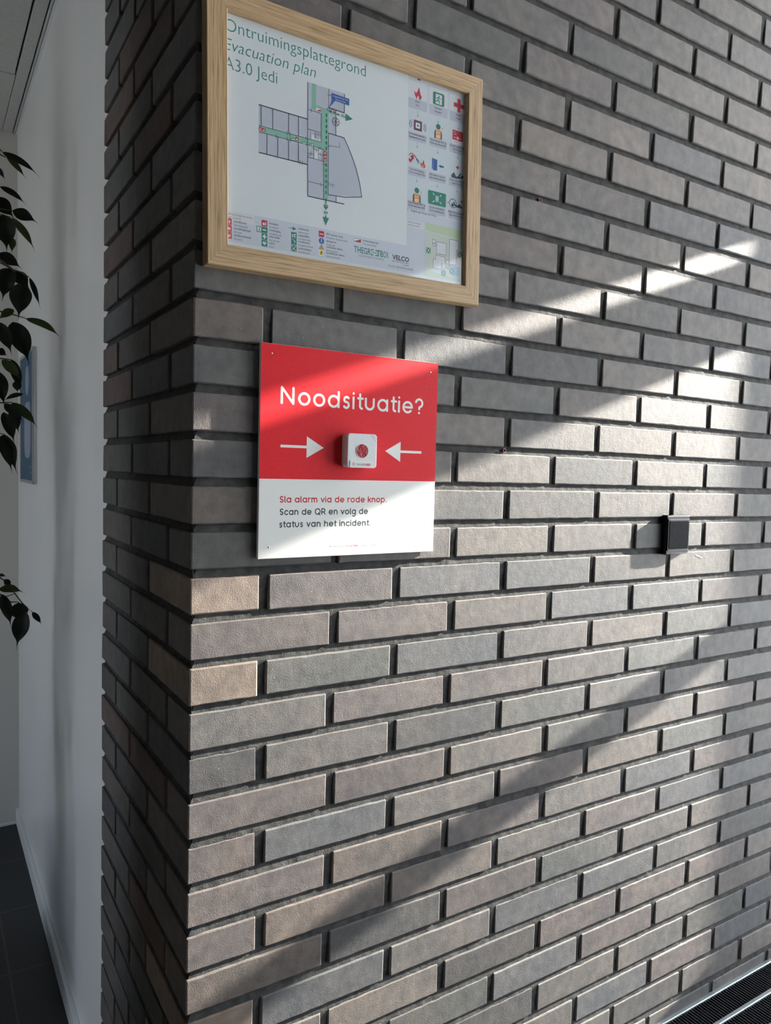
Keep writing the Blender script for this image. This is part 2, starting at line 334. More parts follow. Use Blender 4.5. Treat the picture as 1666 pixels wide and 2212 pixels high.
FIX = {(4, 0): 'brown', (3, 0): 'green', (2, 0): 'purple', (1, 0): 'dark', (0, 0): 'brown', (-1, 0): 'green', (-2, 0): 'tan', (-2, 1): 'purple', (-2, 2): 'blue', (-2, 3): 'blue', (-3, 0): 'purple', (-3, 1): 'purple', (-4, 0): 'tan', (-4, 1): 'green', (-4, 2): 'blue', (-5, 0): 'grey', (-5, 1): 'purple', (-6, 0): 'dark', (-6, 1): 'grey', (-6, 2): 'dark', (-7, 0): 'purple', (-7, 1): 'purple', (-8, 0): 'purple', (-8, 1): 'blue', (-9, 0): 'purple', (-9, 1): 'brown', (-10, 0): 'purple', (-10, 1): 'brown', (-11, 0): 'brown', (-12, 0): 'tan', (-12, 1): 'blue', (-11, 1): 'dark', (5, 0): 'green', (5, 1): 'green', (4, 1): 'grey', (4, 2): 'blue', (3, 2): 'green', (2, 2): 'warm', (1, 1): 'warm', (1, 2): 'warm'}
BV = []; BF = []; BT = []
EASE = 0.0019
def add_brick(prof, nrm, z0, z1, tint, fwd, org, wob=True):
    """prof: plan outline (list of (x,y)), nrm: outward plan normals; stacked in levels with eased edges"""
    e = EASE * random.uniform(.75, 1.25); base = len(BV); n = len(prof)
    lv = [(0, e), (e * .35, e * .35), (e, 0), (.25, 0), (.5, 0), (.75, 0), (-e, 0), (-e * .35, e * .35), (0.0, e)]
    sd = random.uniform(0, 90); tilt = random.uniform(-.0007, .0007); out = random.uniform(-.0009, .0007)
    for li, (dz, ins) in enumerate(lv):
        for k, ((x, y), (nx, ny)) in enumerate(zip(prof, nrm)):
            if li < 3: z = z0 + dz
            elif li < 6: z = z0 + (z1 - z0) * dz
            else: z = z1 + dz
            q = V((x * 55 + sd, y * 55, z * 55)); wz = noise.noise(q) * .0009 + noise.noise(q * 4) * .0005
            if li in (3, 4, 5): wz = 0
            chip = 0
            if li < 2 or li > 6: chip = max(0, noise.noise(q * 1.7 + V((9, 3, 1))) - .45) * .006
            ins2 = ins + chip * .6 + out + tilt * (z - z0) / .05
            px, py, pz = x - nx * ins2, y - ny * ins2, z + wz * (1 if li != 4 else 0)
            if wob: a, b = wander(px, pz); t_ = max(0, min(1, px / .15)); px += a * t_; pz += b * (.3 + .7 * t_)
            BV.append((px, py, pz))
    m = len(lv)
    for i in range(m - 1):
        for k in range(n - 1):
            a = base + i * n + k; BF.append((a, a + 1, a + n + 1, a + n)); BT.append(tint)
    BF.append(tuple(base + k for k in range(n))); BT.append(tint)
    BF.append(tuple(base + (m - 1) * n + k for k in reversed(range(n)))); BT.append(tint)
def tone(n, k, ret=False):
    kind = FIX.get((n, k)) if not ret else None
    if kind is None: kind = random.choice(KINDS)
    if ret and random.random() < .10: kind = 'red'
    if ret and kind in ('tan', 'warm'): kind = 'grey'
    c = TINT[kind]; v = random.uniform(.9, 1.1) * (RETURN_SHADE if ret else 1); return tuple(min(1, x * v * BRICK_GAIN * g) for x, g in zip(c, (1.03, 1.0, .965))) + (1,)  # return-face bricks get a darker colour to stand for their shade
def lerp(a, b, n): return [a + (b - a) * i / (n - 1) for i in range(n)]
def front_prof(x0, x1, n=14):
    p = [(x0, .05), (x0, .012), (x0, EASE)]; q = [(-1, 0)] * 3; p[2] = (x0, EASE)
    p += [(x0 + EASE * .3, EASE * .3)]; q += [(-.7, -.7)]
    for x in lerp(x0 + EASE, x1 - EASE, n): p.append((x, 0)); q.append((0, -1))
    p += [(x1 - EASE * .3, EASE * .3), (x1, EASE), (x1, .012), (x1, .05)]; q += [(.7, -.7), (1, 0), (1, 0), (1, 0)]
    return p, q
def ret_prof(y0, y1, n=12):
    p, q = front_prof(y0, y1, n)           # same outline turned onto the side face (x = 0)
    return [(b, a) for a, b in p][::-1], [(b, a) for a, b in q][::-1]
def corner_prof(wx, wy):
    p = [(.05, wy), (.012, wy), (EASE, wy), (EASE * .3, wy - EASE * .3)]; q = [(0, 1), (0, 1), (0, 1), (-.7, .7)]
    for y in lerp(wy - EASE, EASE * 1.3, 10): p.append((0, y)); q.append((-1, 0))
    p.append((EASE * .35, EASE * .35)); q.append((-.7, -.7))
    for x in lerp(EASE * 1.3, wx - EASE, 10): p.append((x, 0)); q.append((0, -1))
    p += [(wx - EASE * .3, EASE * .3), (wx, EASE), (wx, .012), (wx, .05)]; q += [(.7, -.7), (1, 0), (1, 0), (1, 0)]
    return p, q
for n in range(-22, 39):
    dx, dz = DC.get(n, (random.uniform(-1.5, 1.5), random.uniform(-.6, .6))); dx /= 1000; dz /= 1000
    odd = n % 2; z1 = n * C0 + dz; z0 = n * C0 - BH + dz
    jx = [(A_ODD if odd else B_EVEN) + PITCH * k + dx + random.uniform(-.0012, .0012) for k in range(14)]
    jy = ([RA_ODD, RA_ODD + PITCH] if odd else [RB_EVEN, RB_EVEN + PITCH]); jy = [j + random.uniform(-.0015, .0015) for j in jy]
    h = JW / 2
    jit = lambda: random.uniform(-.0007, .0007)
    add_brick(*corner_prof(jx[0] - h, jy[0] - h), z0 + jit(), z1 + jit(), tone(n, 0), None, None)
    for k in range(13):
        a, b = jx[k] + h + jit(), jx[k + 1] - h + jit()
        if a > 2.98: break
        add_brick(*front_prof(a, min(b, 2.995)), z0 + jit(), z1 + jit(), tone(n, k + 1), None, None)
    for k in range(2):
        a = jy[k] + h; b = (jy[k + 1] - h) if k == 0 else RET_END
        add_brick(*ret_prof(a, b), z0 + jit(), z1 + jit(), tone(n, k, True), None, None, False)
me = bpy.data.meshes.new('wall_front'); me.from_pydata(BV, [], BF)
at = me.attributes.new('brick_tint', 'FLOAT_COLOR', 'FACE'); at.data.foreach_set('color', [c for t in BT for c in t]); me.update()
bm = bmesh.new(); bm.from_mesh(me); bmesh.ops.recalc_face_normals(bm, faces=bm.faces[:]); bm.to_mesh(me); bm.free()
wall = struct(link('wall_front', me, [M_brick]))
# mortar: a rough recessed sheet in front of a solid core
def mortar_sheet(u0, u1, z0, z1, du, depth, front):
    """struck joints: deepest under the upper brick, nearly flush on top of the lower one"""
    zs = []; n0, n1 = int(math.floor(z0 / C0)), int(math.ceil(z1 / C0)); JH = C0 - BH
    for n in range(n0, n1 + 1):
        d = DC.get(n, (0, 0))[1] / 1000
        for t in (-.25, 0.0, .17, .34, .5, .67, .84, 1.0, 1.25): zs.append((n * C0 + d + t * JH, t))
        zs.append((n * C0 + .035, .5))
    vs = []; fs = []; nu = int((u1 - u0) / du) + 1; nz = len(zs)
    for i, (zz, t) in enumerate(zs):
        for k in range(nu):
            u = u0 + (u1 - u0) * k / (nu - 1); z = zz + (wander(u, zz)[1] if front else 0)
            prof = .55 + .75 * max(0, min(1, t)) if t not in (.5,) or abs(zz / C0 - round(zz / C0)) < .25 else 1.1
            q = V((u * 40, z * 40, 3 if front else 8)); d = depth * prof + noise.noise(q) * .0006 + noise.noise(q * 2.6) * .0004 + random.uniform(-.00012, .00012)
            d = max(.0004, d)
            vs.append((u, d, z) if front else (d, u, z))
    for i in range(nz - 1):
        for k in range(nu - 1):
            a = i * nu + k; f = (a, a + 1, a + nu + 1, a + nu); fs.append(f if front else f[::-1])
    return vs, fs
v1, f1 = mortar_sheet(.0042, 1.75, -1.3, 1.2, .004, MORTAR, True)
v2, f2 = mortar_sheet(.0025, RET_END - .004, -1.45, 1.3, .007, .0064, False)
k = len(v1); vs = v1 + v2; fs = f1 + [tuple(k + i for i in f) for f in f2]
mesh('mortar', vs, fs, [M_mortar], wall)
boxes('brick_core', [(.0125, .0085, -1.45, 2.995, .5, 2.4), (.0125, .45, -1.45, .4, RET_END - .004, 2.4), (1.75, .004, -1.45, 2.995, .01, 2.4), (.0045, .004, 1.19, 1.8, .012, 2.4)], [M_mortar], wall)

# ---------------------------------------------------------------- rest of the shell
FZ = -1.45
struct(boxes('floor', [(-2.4, -4.4, FZ - .05, 3.1, 2.4, FZ)], [M_floor]))
struct(boxes('wall_corridor', [(.0245, RET_END - .002, FZ, .12, 2.3, 1.32)], [M_white]))
struct(boxes('trim_1', [(.0135, RET_END + .003, FZ, .0245, .733, 1.30)], [M_white], bev=.0015))
struct(boxes('wall_back', [(-2.3, 2.3, FZ, .12, 2.38, 1.32)], [M_warmwall]))
struct(boxes('baseboard_corridor', [(.0125, .735, FZ, .0245, 2.3, FZ + .062)], [M_whitetrim], bev=.002))
struct(boxes('baseboard_back', [(-2.3, 2.292, FZ, .0125, 2.3, FZ + .012)], [M_whitetrim], bev=.002))
CZ0 = 1.29
ce = struct(boxes('ceiling', [(-2.3, .62, CZ0 + .02, .0245, 2.3, CZ0 + .05)], [M_ceildark]))
boxes('ceiling_panel', [(-2.3, .62, CZ0, -.033, 1.812, CZ0 + .022)], [M_ceil], ce, .002)
boxes('ceiling_panel', [(-2.3, 1.818, CZ0, -.029, 2.296, CZ0 + .022)], [M_ceil], ce, .002)
boxes('ceiling_border', [(-.0275, .62, CZ0 - .001, .006, 2.296, CZ0 + .022)], [M_ceil], ce, .002)
struct(boxes('trim_2', [(.0085, .62, CZ0 - .004, .0135, 2.296, CZ0 + .004), (.0165, .62, CZ0 - .006, .0245, 2.296, CZ0 + .004), (.0135, .62, CZ0 + .001, .0165, 2.296, CZ0 + .004)], [M_whitetrim, M_alu], mi=[1, 0, 1]))
struct(boxes('wall_lintel', [(-2.3, .566, CZ0 - .0, .004, .62, 2.42)], [M_hallwall]))
CW = CORR_FILL_WIN                       # unseen window added across the corridor to light its white wall
struct(boxes('wall_light_block', [(-2.3, .566, FZ, -.72, .62, CZ0)], [M_hallwall]))  # unseen stub wall added to keep the corridor window's light off the return bricks
struct(boxes('wall_left', [(-2.4, -4.4, FZ, -2.3, CW[0], 2.42), (-2.4, CW[0], FZ, -2.3, 2.38, CW[2]), (-2.4, CW[0], CW[3], -2.3, 2.38, 2.42), (-2.4, CW[1], CW[2], -2.3, 2.38, CW[3])], [M_hallwall]))
struct(mesh('fill_window', [(-2.35, CW[0], CW[2]), (-2.35, CW[1], CW[2]), (-2.35, CW[1], CW[3]), (-2.35, CW[0], CW[3])], [(0, 1, 2, 3)], [M_window]))
struct(boxes('wall_rear', [(-2.4, -4.5, FZ, 3.1, -4.4, 2.42)], [M_hallwall]))
struct(boxes('ceiling_hall', [(-2.4, -4.5, 2.42, 3.1, .62, 2.5)], [M_hallwall]))
# glazed facade at the right end of the brick wall; the sun comes in through it
FX = 3.0
H = dict(low=LOW, d0=D0, d1=D1, e2=E2, b0=B0, b1=B1)
Y0, Y1 = JAMB, WIN_END
fac = struct(boxes('wall_right', [(FX, -2.7, FZ, FX + .08, Y1, 2.42), (FX, -4.4, FZ, FX + .08, -4.3, 2.42), (FX, -4.3, FZ, FX + .08, -2.7, -.6), (FX, -4.3, 1.6, FX + .08, -2.7, 2.42), (FX, Y1, H['low'] - .05, FX + .08, Y0, H['low']), (FX, Y1, H['e2'], FX + .08, Y0, H['b0']), (FX, Y0, FZ, FX + .08, Y0 + .05, 2.42), (FX, Y1, FZ, FX + .08, Y0, FZ + .1)], [M_hallwall]))
struct(mesh('diffuser_lower', [(FX + .03, Y0, FZ + .1), (FX + .03, Y1, FZ + .1), (FX + .03, Y1, H['low'] - .05), (FX + .03, Y0, H['low'] - .05)], [(0, 1, 2, 3)], [M_diffuser]))  # unseen glowing panel added to lift the light on the lower bricks
struct(mesh('diffuser_side', [(FX + .03, .0, FZ), (FX + .03, Y0 + .05, FZ), (FX + .03, Y0 + .05, 2.42), (FX + .03, .0, 2.42)], [(0, 1, 2, 3)], [M_diffuser]))  # unseen translucent strip added to brighten the right end of the bricks
win = struct(boxes('window_1', [(FX + .01, Y1, H['d0'], FX + .05, Y0, H['d1'])] + [(FX + .01, y - .03, H['low'], FX + .05, y + .03, H['e2']) for y in (-1.4,)], [M_hallwall]))
mesh('window_pane', [(FX + .03, Y0, H['low']), (FX + .03, Y1, H['low']), (FX + .03, Y1, H['e2']), (FX + .03, Y0, H['e2'])], [(0, 1, 2, 3)], [M_window], win)
struct(mesh('window_6', [(FX + .03, -2.7, -.6), (FX + .03, -4.3, -.6), (FX + .03, -4.3, 1.6), (FX + .03, -2.7, 1.6)], [(0, 1, 2, 3)], [M_window]))
dif = struct(mesh('diffuser_upper', [(FX + .03, Y0, H['b1']), (FX + .03, Y1, H['b1']), (FX + .03, Y1, 2.42), (FX + .03, Y0, 2.42)], [(0, 1, 2, 3)], [M_diffuser]))  # unseen glowing sheet added as soft light from the upper right
LEAVES = [(-0.1237, 1.1764, 0.8048, -0.0368, 1.1883, 0.7654, 0.0178, 0), (-0.1124, 1.1972, 0.8008, -0.0653, 1.2075, 0.7591, 0.0143, 1), (-0.1392, 1.165, 0.7632, -0.1173, 1.168, 0.7317, 0.0116, 0), (-0.1207, 1.2792, 0.7508, -0.0574, 1.2702, 0.711, 0.0161, 0), (-0.1398, 1.2435, 0.7064, -0.0883, 1.2518, 0.6646, 0.0389, 0), (-0.097, 1.2177, 0.6762, -0.0358, 1.2244, 0.6569, 0.0316, 0), (-0.1038, 1.1689, 0.6441, -0.0478, 1.1807, 0.571, 0.0191, 1), (-0.1191, 1.1986, 0.6548, -0.1131, 1.1857, 0.5584, 0.0522, 0), (-0.0901, 1.2687, 0.6191, -0.0944, 1.2595, 0.575, 0.0173, 1), (-0.1326, 1.2469, 0.5643, -0.0704, 1.2561, 0.5382, 0.0319, 0), (-0.0774, 1.201, 0.4886, -0.0856, 1.1972, 0.395, 0.0532, 0), (-0.0533, 1.2585, 0.5207, -0.0262, 1.2478, 0.4365, 0.0137, 0), (-0.0929, 1.2532, 0.5279, -0.0503, 1.2656, 0.4881, 0.0348, 0), (-0.1031, 1.2379, 0.5314, -0.1201, 1.2327, 0.444, 0.0486, 0), (-0.095, 1.211, 0.4211, -0.131, 1.2207, 0.3905, 0.0205, 1), (-0.0673, 1.2045, 0.4009, 0.0226, 1.2168, 0.3599, 0.0198, 1), (-0.0904, 1.2831, 0.4004, -0.0521, 1.2722, 0.2901, 0.0553, 0), (-0.1321, 1.2197, 0.3866, -0.0983, 1.2257, 0.3038, 0.0364, 0), (-0.1316, 1.2712, 0.319, -0.1053, 1.2691, 0.3056, 0.021, 0), (-0.0947, 1.2763, 0.2988, -0.0734, 1.2659, 0.2091, 0.0275, 0), (-0.1229, 1.2184, 0.2896, -0.0769, 1.221, 0.2385, 0.0268, 1), (-0.0882, 1.2298, 0.2383, -0.0847, 1.2319, 0.207, 0.0222, 0), (-0.0776, 1.1735, 0.2009, -0.1254, 1.1794, 0.1775, 0.012, 0), (-0.098, 1.2438, 0.1823, -0.0321, 1.2575, 0.1147, 0.0263, 1), (-0.121, 1.1693, 0.1725, -0.0764, 1.1656, 0.1251, 0.0263, 0), (-0.1081, 1.1947, 0.1533, -0.0844, 1.1937, 0.0979, 0.0291, 0), (-0.1196, 1.2118, 0.1535, -0.0932, 1.2165, 0.07, 0.0317, 0), (-0.1158, 1.2705, 0.0973, -0.0815, 1.2797, -0.0094, 0.0377, 0), (-0.1261, 1.2006, 0.0925, -0.1006, 1.2095, -0.0072, 0.0316, 0), (-0.1372, 1.2292, 0.2618, -0.1153, 1.2359, 0.1672, 0.0415, 0), (-0.1352, 1.2101, -0.2764, -0.1141, 1.2027, -0.2803, 0.0086, 0), (-0.1088, 1.2002, -0.2877, -0.121, 1.1985, -0.3039, 0.0184, 0), (-0.1295, 1.2565, -0.3195, -0.065, 1.2685, -0.3371, 0.0228, 1), (-0.1287, 1.1593, -0.3182, -0.1078, 1.1674, -0.4114, 0.0289, 0), (-0.0813, 1.2553, -0.3607, -0.0761, 1.2518, -0.4182, 0.0456, 0), (-0.072, 1.1834, -0.3718, -0.0928, 1.1885, -0.473, 0.0443, 0), (-0.0556, 1.1801, -0.375, -0.0328, 1.1813, -0.4136, 0.0149, 0)]
TWIGS = [[(-0.156, 1.23, 0.8475), (-0.1297, 1.23, 0.8332), (-0.1191, 1.23, 0.8242)], [(-0.1561, 1.23, 0.8186), (-0.1245, 1.23, 0.8159), (-0.1095, 1.23, 0.8124)], [(-0.1672, 1.23, 0.6828), (-0.1303, 1.23, 0.6787), (-0.0958, 1.23, 0.6799)], [(-0.1568, 1.23, 0.6674), (-0.1164, 1.23, 0.6639), (-0.0981, 1.23, 0.6616)], [(-0.1677, 1.23, 0.566), (-0.1254, 1.23, 0.5415), (-0.0951, 1.23, 0.5275), (-0.0743, 1.23, 0.4947)], [(-0.0951, 1.23, 0.5275), (-0.0765, 1.23, 0.5245), (-0.0565, 1.23, 0.5144)], [(-0.1472, 1.23, 0.4184), (-0.0932, 1.23, 0.4112), (-0.0645, 1.23, 0.4053)], [(-0.1583, 1.23, 0.3076), (-0.1262, 1.23, 0.2942), (-0.099, 1.23, 0.2933)], [(-0.1589, 1.23, 0.176), (-0.1158, 1.23, 0.179), (-0.0993, 1.23, 0.1814)], [(-0.1539, 1.23, 0.104), (-0.1193, 1.23, 0.096)], [(-0.1608, 1.23, -0.2679), (-0.1282, 1.23, -0.2857), (-0.1039, 1.23, -0.3046), (-0.0939, 1.23, -0.3291), (-0.0782, 1.23, -0.353), (-0.0635, 1.23, -0.3718), (-0.0498, 1.23, -0.3844)], [(-0.1173, 1.23, -0.3388), (-0.0951, 1.23, -0.3316)], [(-0.1107, 1.23, -0.3518), (-0.0816, 1.23, -0.3552)], [(-0.146, 1.23, 0.7397), (-0.1248, 1.23, 0.7351)]]
# ---------------------------------------------------------------- framed evacuation plan
fr = tag(empty('picture_frame', (0.0121, 0, 0.2904), (0, -math.radians(0.966), 0)), 'light oak picture frame holding an evacuation floor plan, hung on the dark brick wall', 'picture frame')
FW, FH, RW, FD = .4525, .3552, .0287, .0185
def rail(length, loc, ang):
    """one mitred rail: local x along the rail, outer edge at z=0, inner edge at z=RW"""
    e = .0012
    sec = [(0, 0), (-FD + e, 0), (-FD, e), (-FD, RW - e), (-FD + e, RW), (-.006, RW), (-.006, RW - .006), (0, RW - .006)]
    vs = []
    for y, z in sec: vs.append((z + .00008, y, z))
    for y, z in sec: vs.append((length - z - .00008, y, z))
    n = len(sec); fs = [(i, (i + 1) % n, n + (i + 1) % n, n + i) for i in range(n)] + [tuple(range(n)), tuple(range(2 * n - 1, n - 1, -1))]
    o = mesh('frame_rail', vs, fs, [M_oak], fr, loc); o.rotation_euler = (0, -ang, 0)
    bm = bmesh.new(); bm.from_mesh(o.data); bmesh.ops.recalc_face_normals(bm, faces=bm.faces[:]); bm.to_mesh(o.data); bm.free()
rail(FW, (0, 0, 0), 0); rail(FH, (FW, 0, 0), PI / 2); rail(FW, (FW, 0, FH), PI); rail(FH, (0, 0, FH), PI * 1.5)
boxes('backing_board', [(.022, -.0095, .022, FW - .022, -.0005, FH - .022)], [M_foamedge], fr)
PY = -.0102
mesh('glass_pane', [(.0235, -.0125, .0235), (FW - .0235, -.0125, .0235), (FW - .0235, -.0125, FH - .0235), (.0235, -.0125, FH - .0235)], [(0, 1, 2, 3)], [M_glass], fr)
sheet = Flat(PY); sheet.rect(23.5, 23.5, FW * 1000 - 23.5, FH * 1000 - 23.5, I_paper); sheet = sheet.build('plan_sheet', fr)
y1 = PY - .00003
bandp = Flat(y1)
bandp.rect(24, 35.5, 428, 75.8, I_lilac).rect(315.3, 35.5, 428, 331, I_lilac).rect(315.3, 128, 428, 290, I_pale)
bandp.rect(24, 66, 68, 76.6, I_paper).rrect(20, 62.5, 68, 75.5, 2.5, I_card)
bandp.rect(315.3, 104.5, 349, 114.8, I_card).build('legend_panel', sheet)
title = Flat(y1)
title.text('Ontruimingsplattegrond', 27.6, 303.9, 15.8, I_green, width=213, bold=-.009).text('Evacuation plan', 26.2, 279.9, 15.2, I_green, width=133.5, italic=True, bold=-.009).text('A3.0 Jedi', 26.5, 256.1, 15.4, I_green, width=75, bold=-.009)
title.build('title_lettering', sheet)
# floor plan: rooms, then the green escape corridor, then the walls
pl = Flat(y1)
pl.rect(74.6, 159.7, 147.5, 222, I_room).rect(148, 117, 173, 194, I_room).rect(148, 195, 170, 271, I_room).poly([(180, 124.3), (235.6, 132.3), (234.5, 143), (231.5, 156), (226, 171), (218.5, 187), (205.7, 209.4), (180, 209.4)], I_room)
pl.rect(160, 244, 205.7, 271, I_room).rect(180, 209.4, 192, 238, I_room).rect(180, 117.5, 193, 124.5, I_room).rect(154, 195, 168.5, 202, I_paper)
pl.rect(158, 169, 168, 186, I_paper).build('plan_rooms', sheet)
rt = Flat(y1 - .00003)
rt.rect(74.6, 186.4, 173, 194.8, I_mint).rect(153.6, 236.2, 160.3, 271.3, I_mint).rect(153.6, 236.2, 180, 243.2, I_mint).rect(168.6, 186, 180.2, 243.2, I_mint).rect(173, 117.6, 180.2, 190, I_mint).rect(180, 237.5, 191.5, 243.8, I_mint)
for k in range(15): rt.rect(175.6, 236 - 7.6 * k - 4.6, 178, 236 - 7.6 * k, I_teal) if k != 8 else None
rt.rect(181.5, 239.2, 185, 241.6, I_teal).rect(188, 239.2, 191, 241.6, I_teal).rect(193, 238.3, 197.5, 240.5, I_teal).arrow(206.6, 238.8, 219.5, 238.8, 2.6, 12, I_green)
rt.rect(175.7, 112, 177.8, 119, I_teal).circ(176.8, 108, 3.4, I_slate).circ(176.8, 108.4, 2.3, I_mint).arrow(176.7, 109, 176.7, 102, 2, 4, I_teal)
rt.rect(173.6, 97.5, 179.6, 101, I_teal).text('FO', 176.6, 97.9, 2.6, I_white, align='CENTER').arrow(176.7, 95.5, 176.7, 81, 2.4, 11.5, I_green)
rt.build('escape_route', sheet)
wl_ = Flat(y1 - .00011)
T, t = 1.5, .75
for a in [(74.6, 222, 147.4, 221, T), (74.6, 159.7, 147.6, 159.5, T), (74.6, 194.8, 168.5, 194.8, t), (74.6, 186.4, 168.5, 186.4, t), (147.4, 271.2, 147.4, 220, 1.0), (147.4, 221, 147.6, 159.5, .9), (147.6, 159.5, 148, 116.4, 1.2), (148, 116.6, 206.5, 116.7, T), (180.3, 271, 180.2, 245, .7), (180.2, 245.2, 205.8, 244, T), (205.7, 270.5, 205.6, 243.8, 1.2), (191.8, 244.8, 192, 210, 1.1), (179.8, 210, 205.8, 209.4, 1.3), (180.3, 210, 180.2, 124.4, .9), (180, 124.8, 207, 126.5, 1.2), (207, 126.5, 235.6, 132.3, 1.2), (193, 124.5, 193.1, 117, 1.1), (173, 186, 173.2, 117.5, .8), (168.5, 234, 168.5, 195, .8), (148, 234.5, 168.5, 233.8, .7), (148, 208, 168.5, 207.6, .7), (148, 137, 173, 136.6, .7), (148, 169.8, 173, 169.4, .8), (157, 186, 157, 169.5, .7), (164.5, 186, 164.5, 169.5, .7), (164.5, 186, 173, 185.5, .7), (148, 175.5, 157, 175.5, .6), (164.5, 178, 173, 177.6, .6), (157, 182.5, 164.5, 182.2, .6), (151.3, 207, 151.3, 195, .5), (180.2, 193, 198.5, 194.5, .6), (198.5, 194.5, 198, 201, .6), (181, 263, 184.5, 263, .6)]:
    wl_.line(*a, I_slate)
wl_.stroke([(205.6, 209.4), (213, 197), (219.3, 185), (225.4, 171.9), (230, 158.5), (233.3, 146), (235.6, 132)], 1.1, I_slate)
for x in (78, 95, 118.5, 133.5): wl_.line(x, 222, x, 194.8, .9, I_slate)
for x in (86.5, 102.5, 118.5, 133.5): wl_.line(x, 186.4, x, 159.7, .9, I_slate)
for x, z in ((116, 195), (121, 195), (116, 186.5), (121, 186.5), (100, 186.5), (145, 195), (145, 186.5), (136, 160), (139.5, 160), (153, 234.3), (152.5, 175.5), (167.2, 177.8), (171, 177.8), (161, 182.3), (168, 136.7)): wl_.line(x, z - 3, x, z + 3, .55, I_slate)
for x, z in ((180, 262), (181, 191.5), (181, 141.5), (181, 139), (174, 165.5), (157, 184), (164.5, 184.5)): wl_.line(x - 3, z, x + 3, z, .55, I_slate)
for k in range(6): wl_.line(158.5, 199 + 1.3 * k, 168.3, 198.8 + 1.3 * k, .4, I_slate)
wl_.line(158.5, 206, 158.5, 196, .5, I_slate).line(158.5, 201, 165, 195.5, .5, I_slate)
wl_.ringc(191.8, 228.4, 5.6, .7, I_slate); [wl_.line(191.8 - 5.4 * math.cos(a), 228.4 - 5.4 * math.sin(a), 191.8 + 5.4 * math.cos(a), 228.4 + 5.4 * math.sin(a), .6, I_slate) for a in (.2, 1.25, 2.3)]
wl_.build('plan_walls', sheet)
mk = Flat(y1 - .00027)
mk.poly([(184.8, 266.3), (213.3, 265.5), (213.3, 256), (190.5, 257), (180.4, 244.6), (186, 257.2), (184.8, 257.2)], I_blue).circ(179.9, 242.5, 2.2, I_blue).circ(179.9, 242.5, 1.3, I_white).circ(179.9, 242.5, .7, I_blue)
mk.build('location_callout', sheet); mk = Flat(y1 - .0003)
mk.text('U bevindt zich hier', 199.2, 262, 2.1, I_white, width=25, align='CENTER').text('You are here', 199.2, 258.2, 2.1, I_white, width=17, align='CENTER'); mk.build('callout_lettering', sheet)
for x, z in ((77, 190.7), (82, 190.5), (131, 190.2), (175.2, 181.5), (175.2, 176.8), (175.2, 172), (186.7, 242.5)):
    mk = Flat(y1 - .00027); mk.rect(x - 2.2, z - 2.2, x + 2.2, z + 2.2, I_red).rect(x - 1.3, z - 1.5, x - .2, z + .8, I_white).rect(x + .5, z - 1.5, x + 1.1, z + 1.2, I_white).build('fire_point_symbol', sheet)
for x, z in ((125, 188.6), (142, 187.6), (153.5, 187.8), (203.5, 239.3), (187.5, 139.2)):
    mk = Flat(y1 - .00027); mk.rect(x - 2.9, z - 1.7, x + 2.9, z + 1.7, I_green).poly([(x - 2, z - 1.1), (x - .6, z - 1.1), (x - .9, z + 1.2), (x - 1.7, z + 1.2)], I_white).rect(x + .4, z - 1.0, x + 2.3, z + 1.0, I_white).build('exit_symbol', sheet)
mk = Flat(y1 - .00027); mk.poly([(160, 236), (168.3, 235.8), (168.3, 239.6), (160, 239.8)], I_white).poly([(160.4, 236.2), (168, 236.1), (168, 239.2)], I_red).build('control_panel_symbol', sheet)
mk = Flat(y1 - .00027); mk.text('A', 165.6, 170.6, 3, I_slate, width=2).text('A', 169.3, 170.6, 3, I_slate, width=2).text('D', 148.8, 171.5, 2.6, I_slate)
mk.build('plan_lettering', sheet)
KIND = {'ext': 'extinguisher_symbol', 'hose': 'hose_symbol', 'call': 'fire_symbol', 'exit': 'exit_symbol', 'cross': 'first_aid_symbol', 'heart': 'defibrillator_symbol', 'arrow': 'route_symbol', 'eye': 'eye_wash_symbol', 'shower': 'shower_symbol', 'meet': 'assembly_symbol', 'btn': 'button_symbol', 'info': 'map_symbol', 'warn': 'electrical_symbol', 'main': 'main_switch_symbol', 'flag': 'control_panel_symbol'}
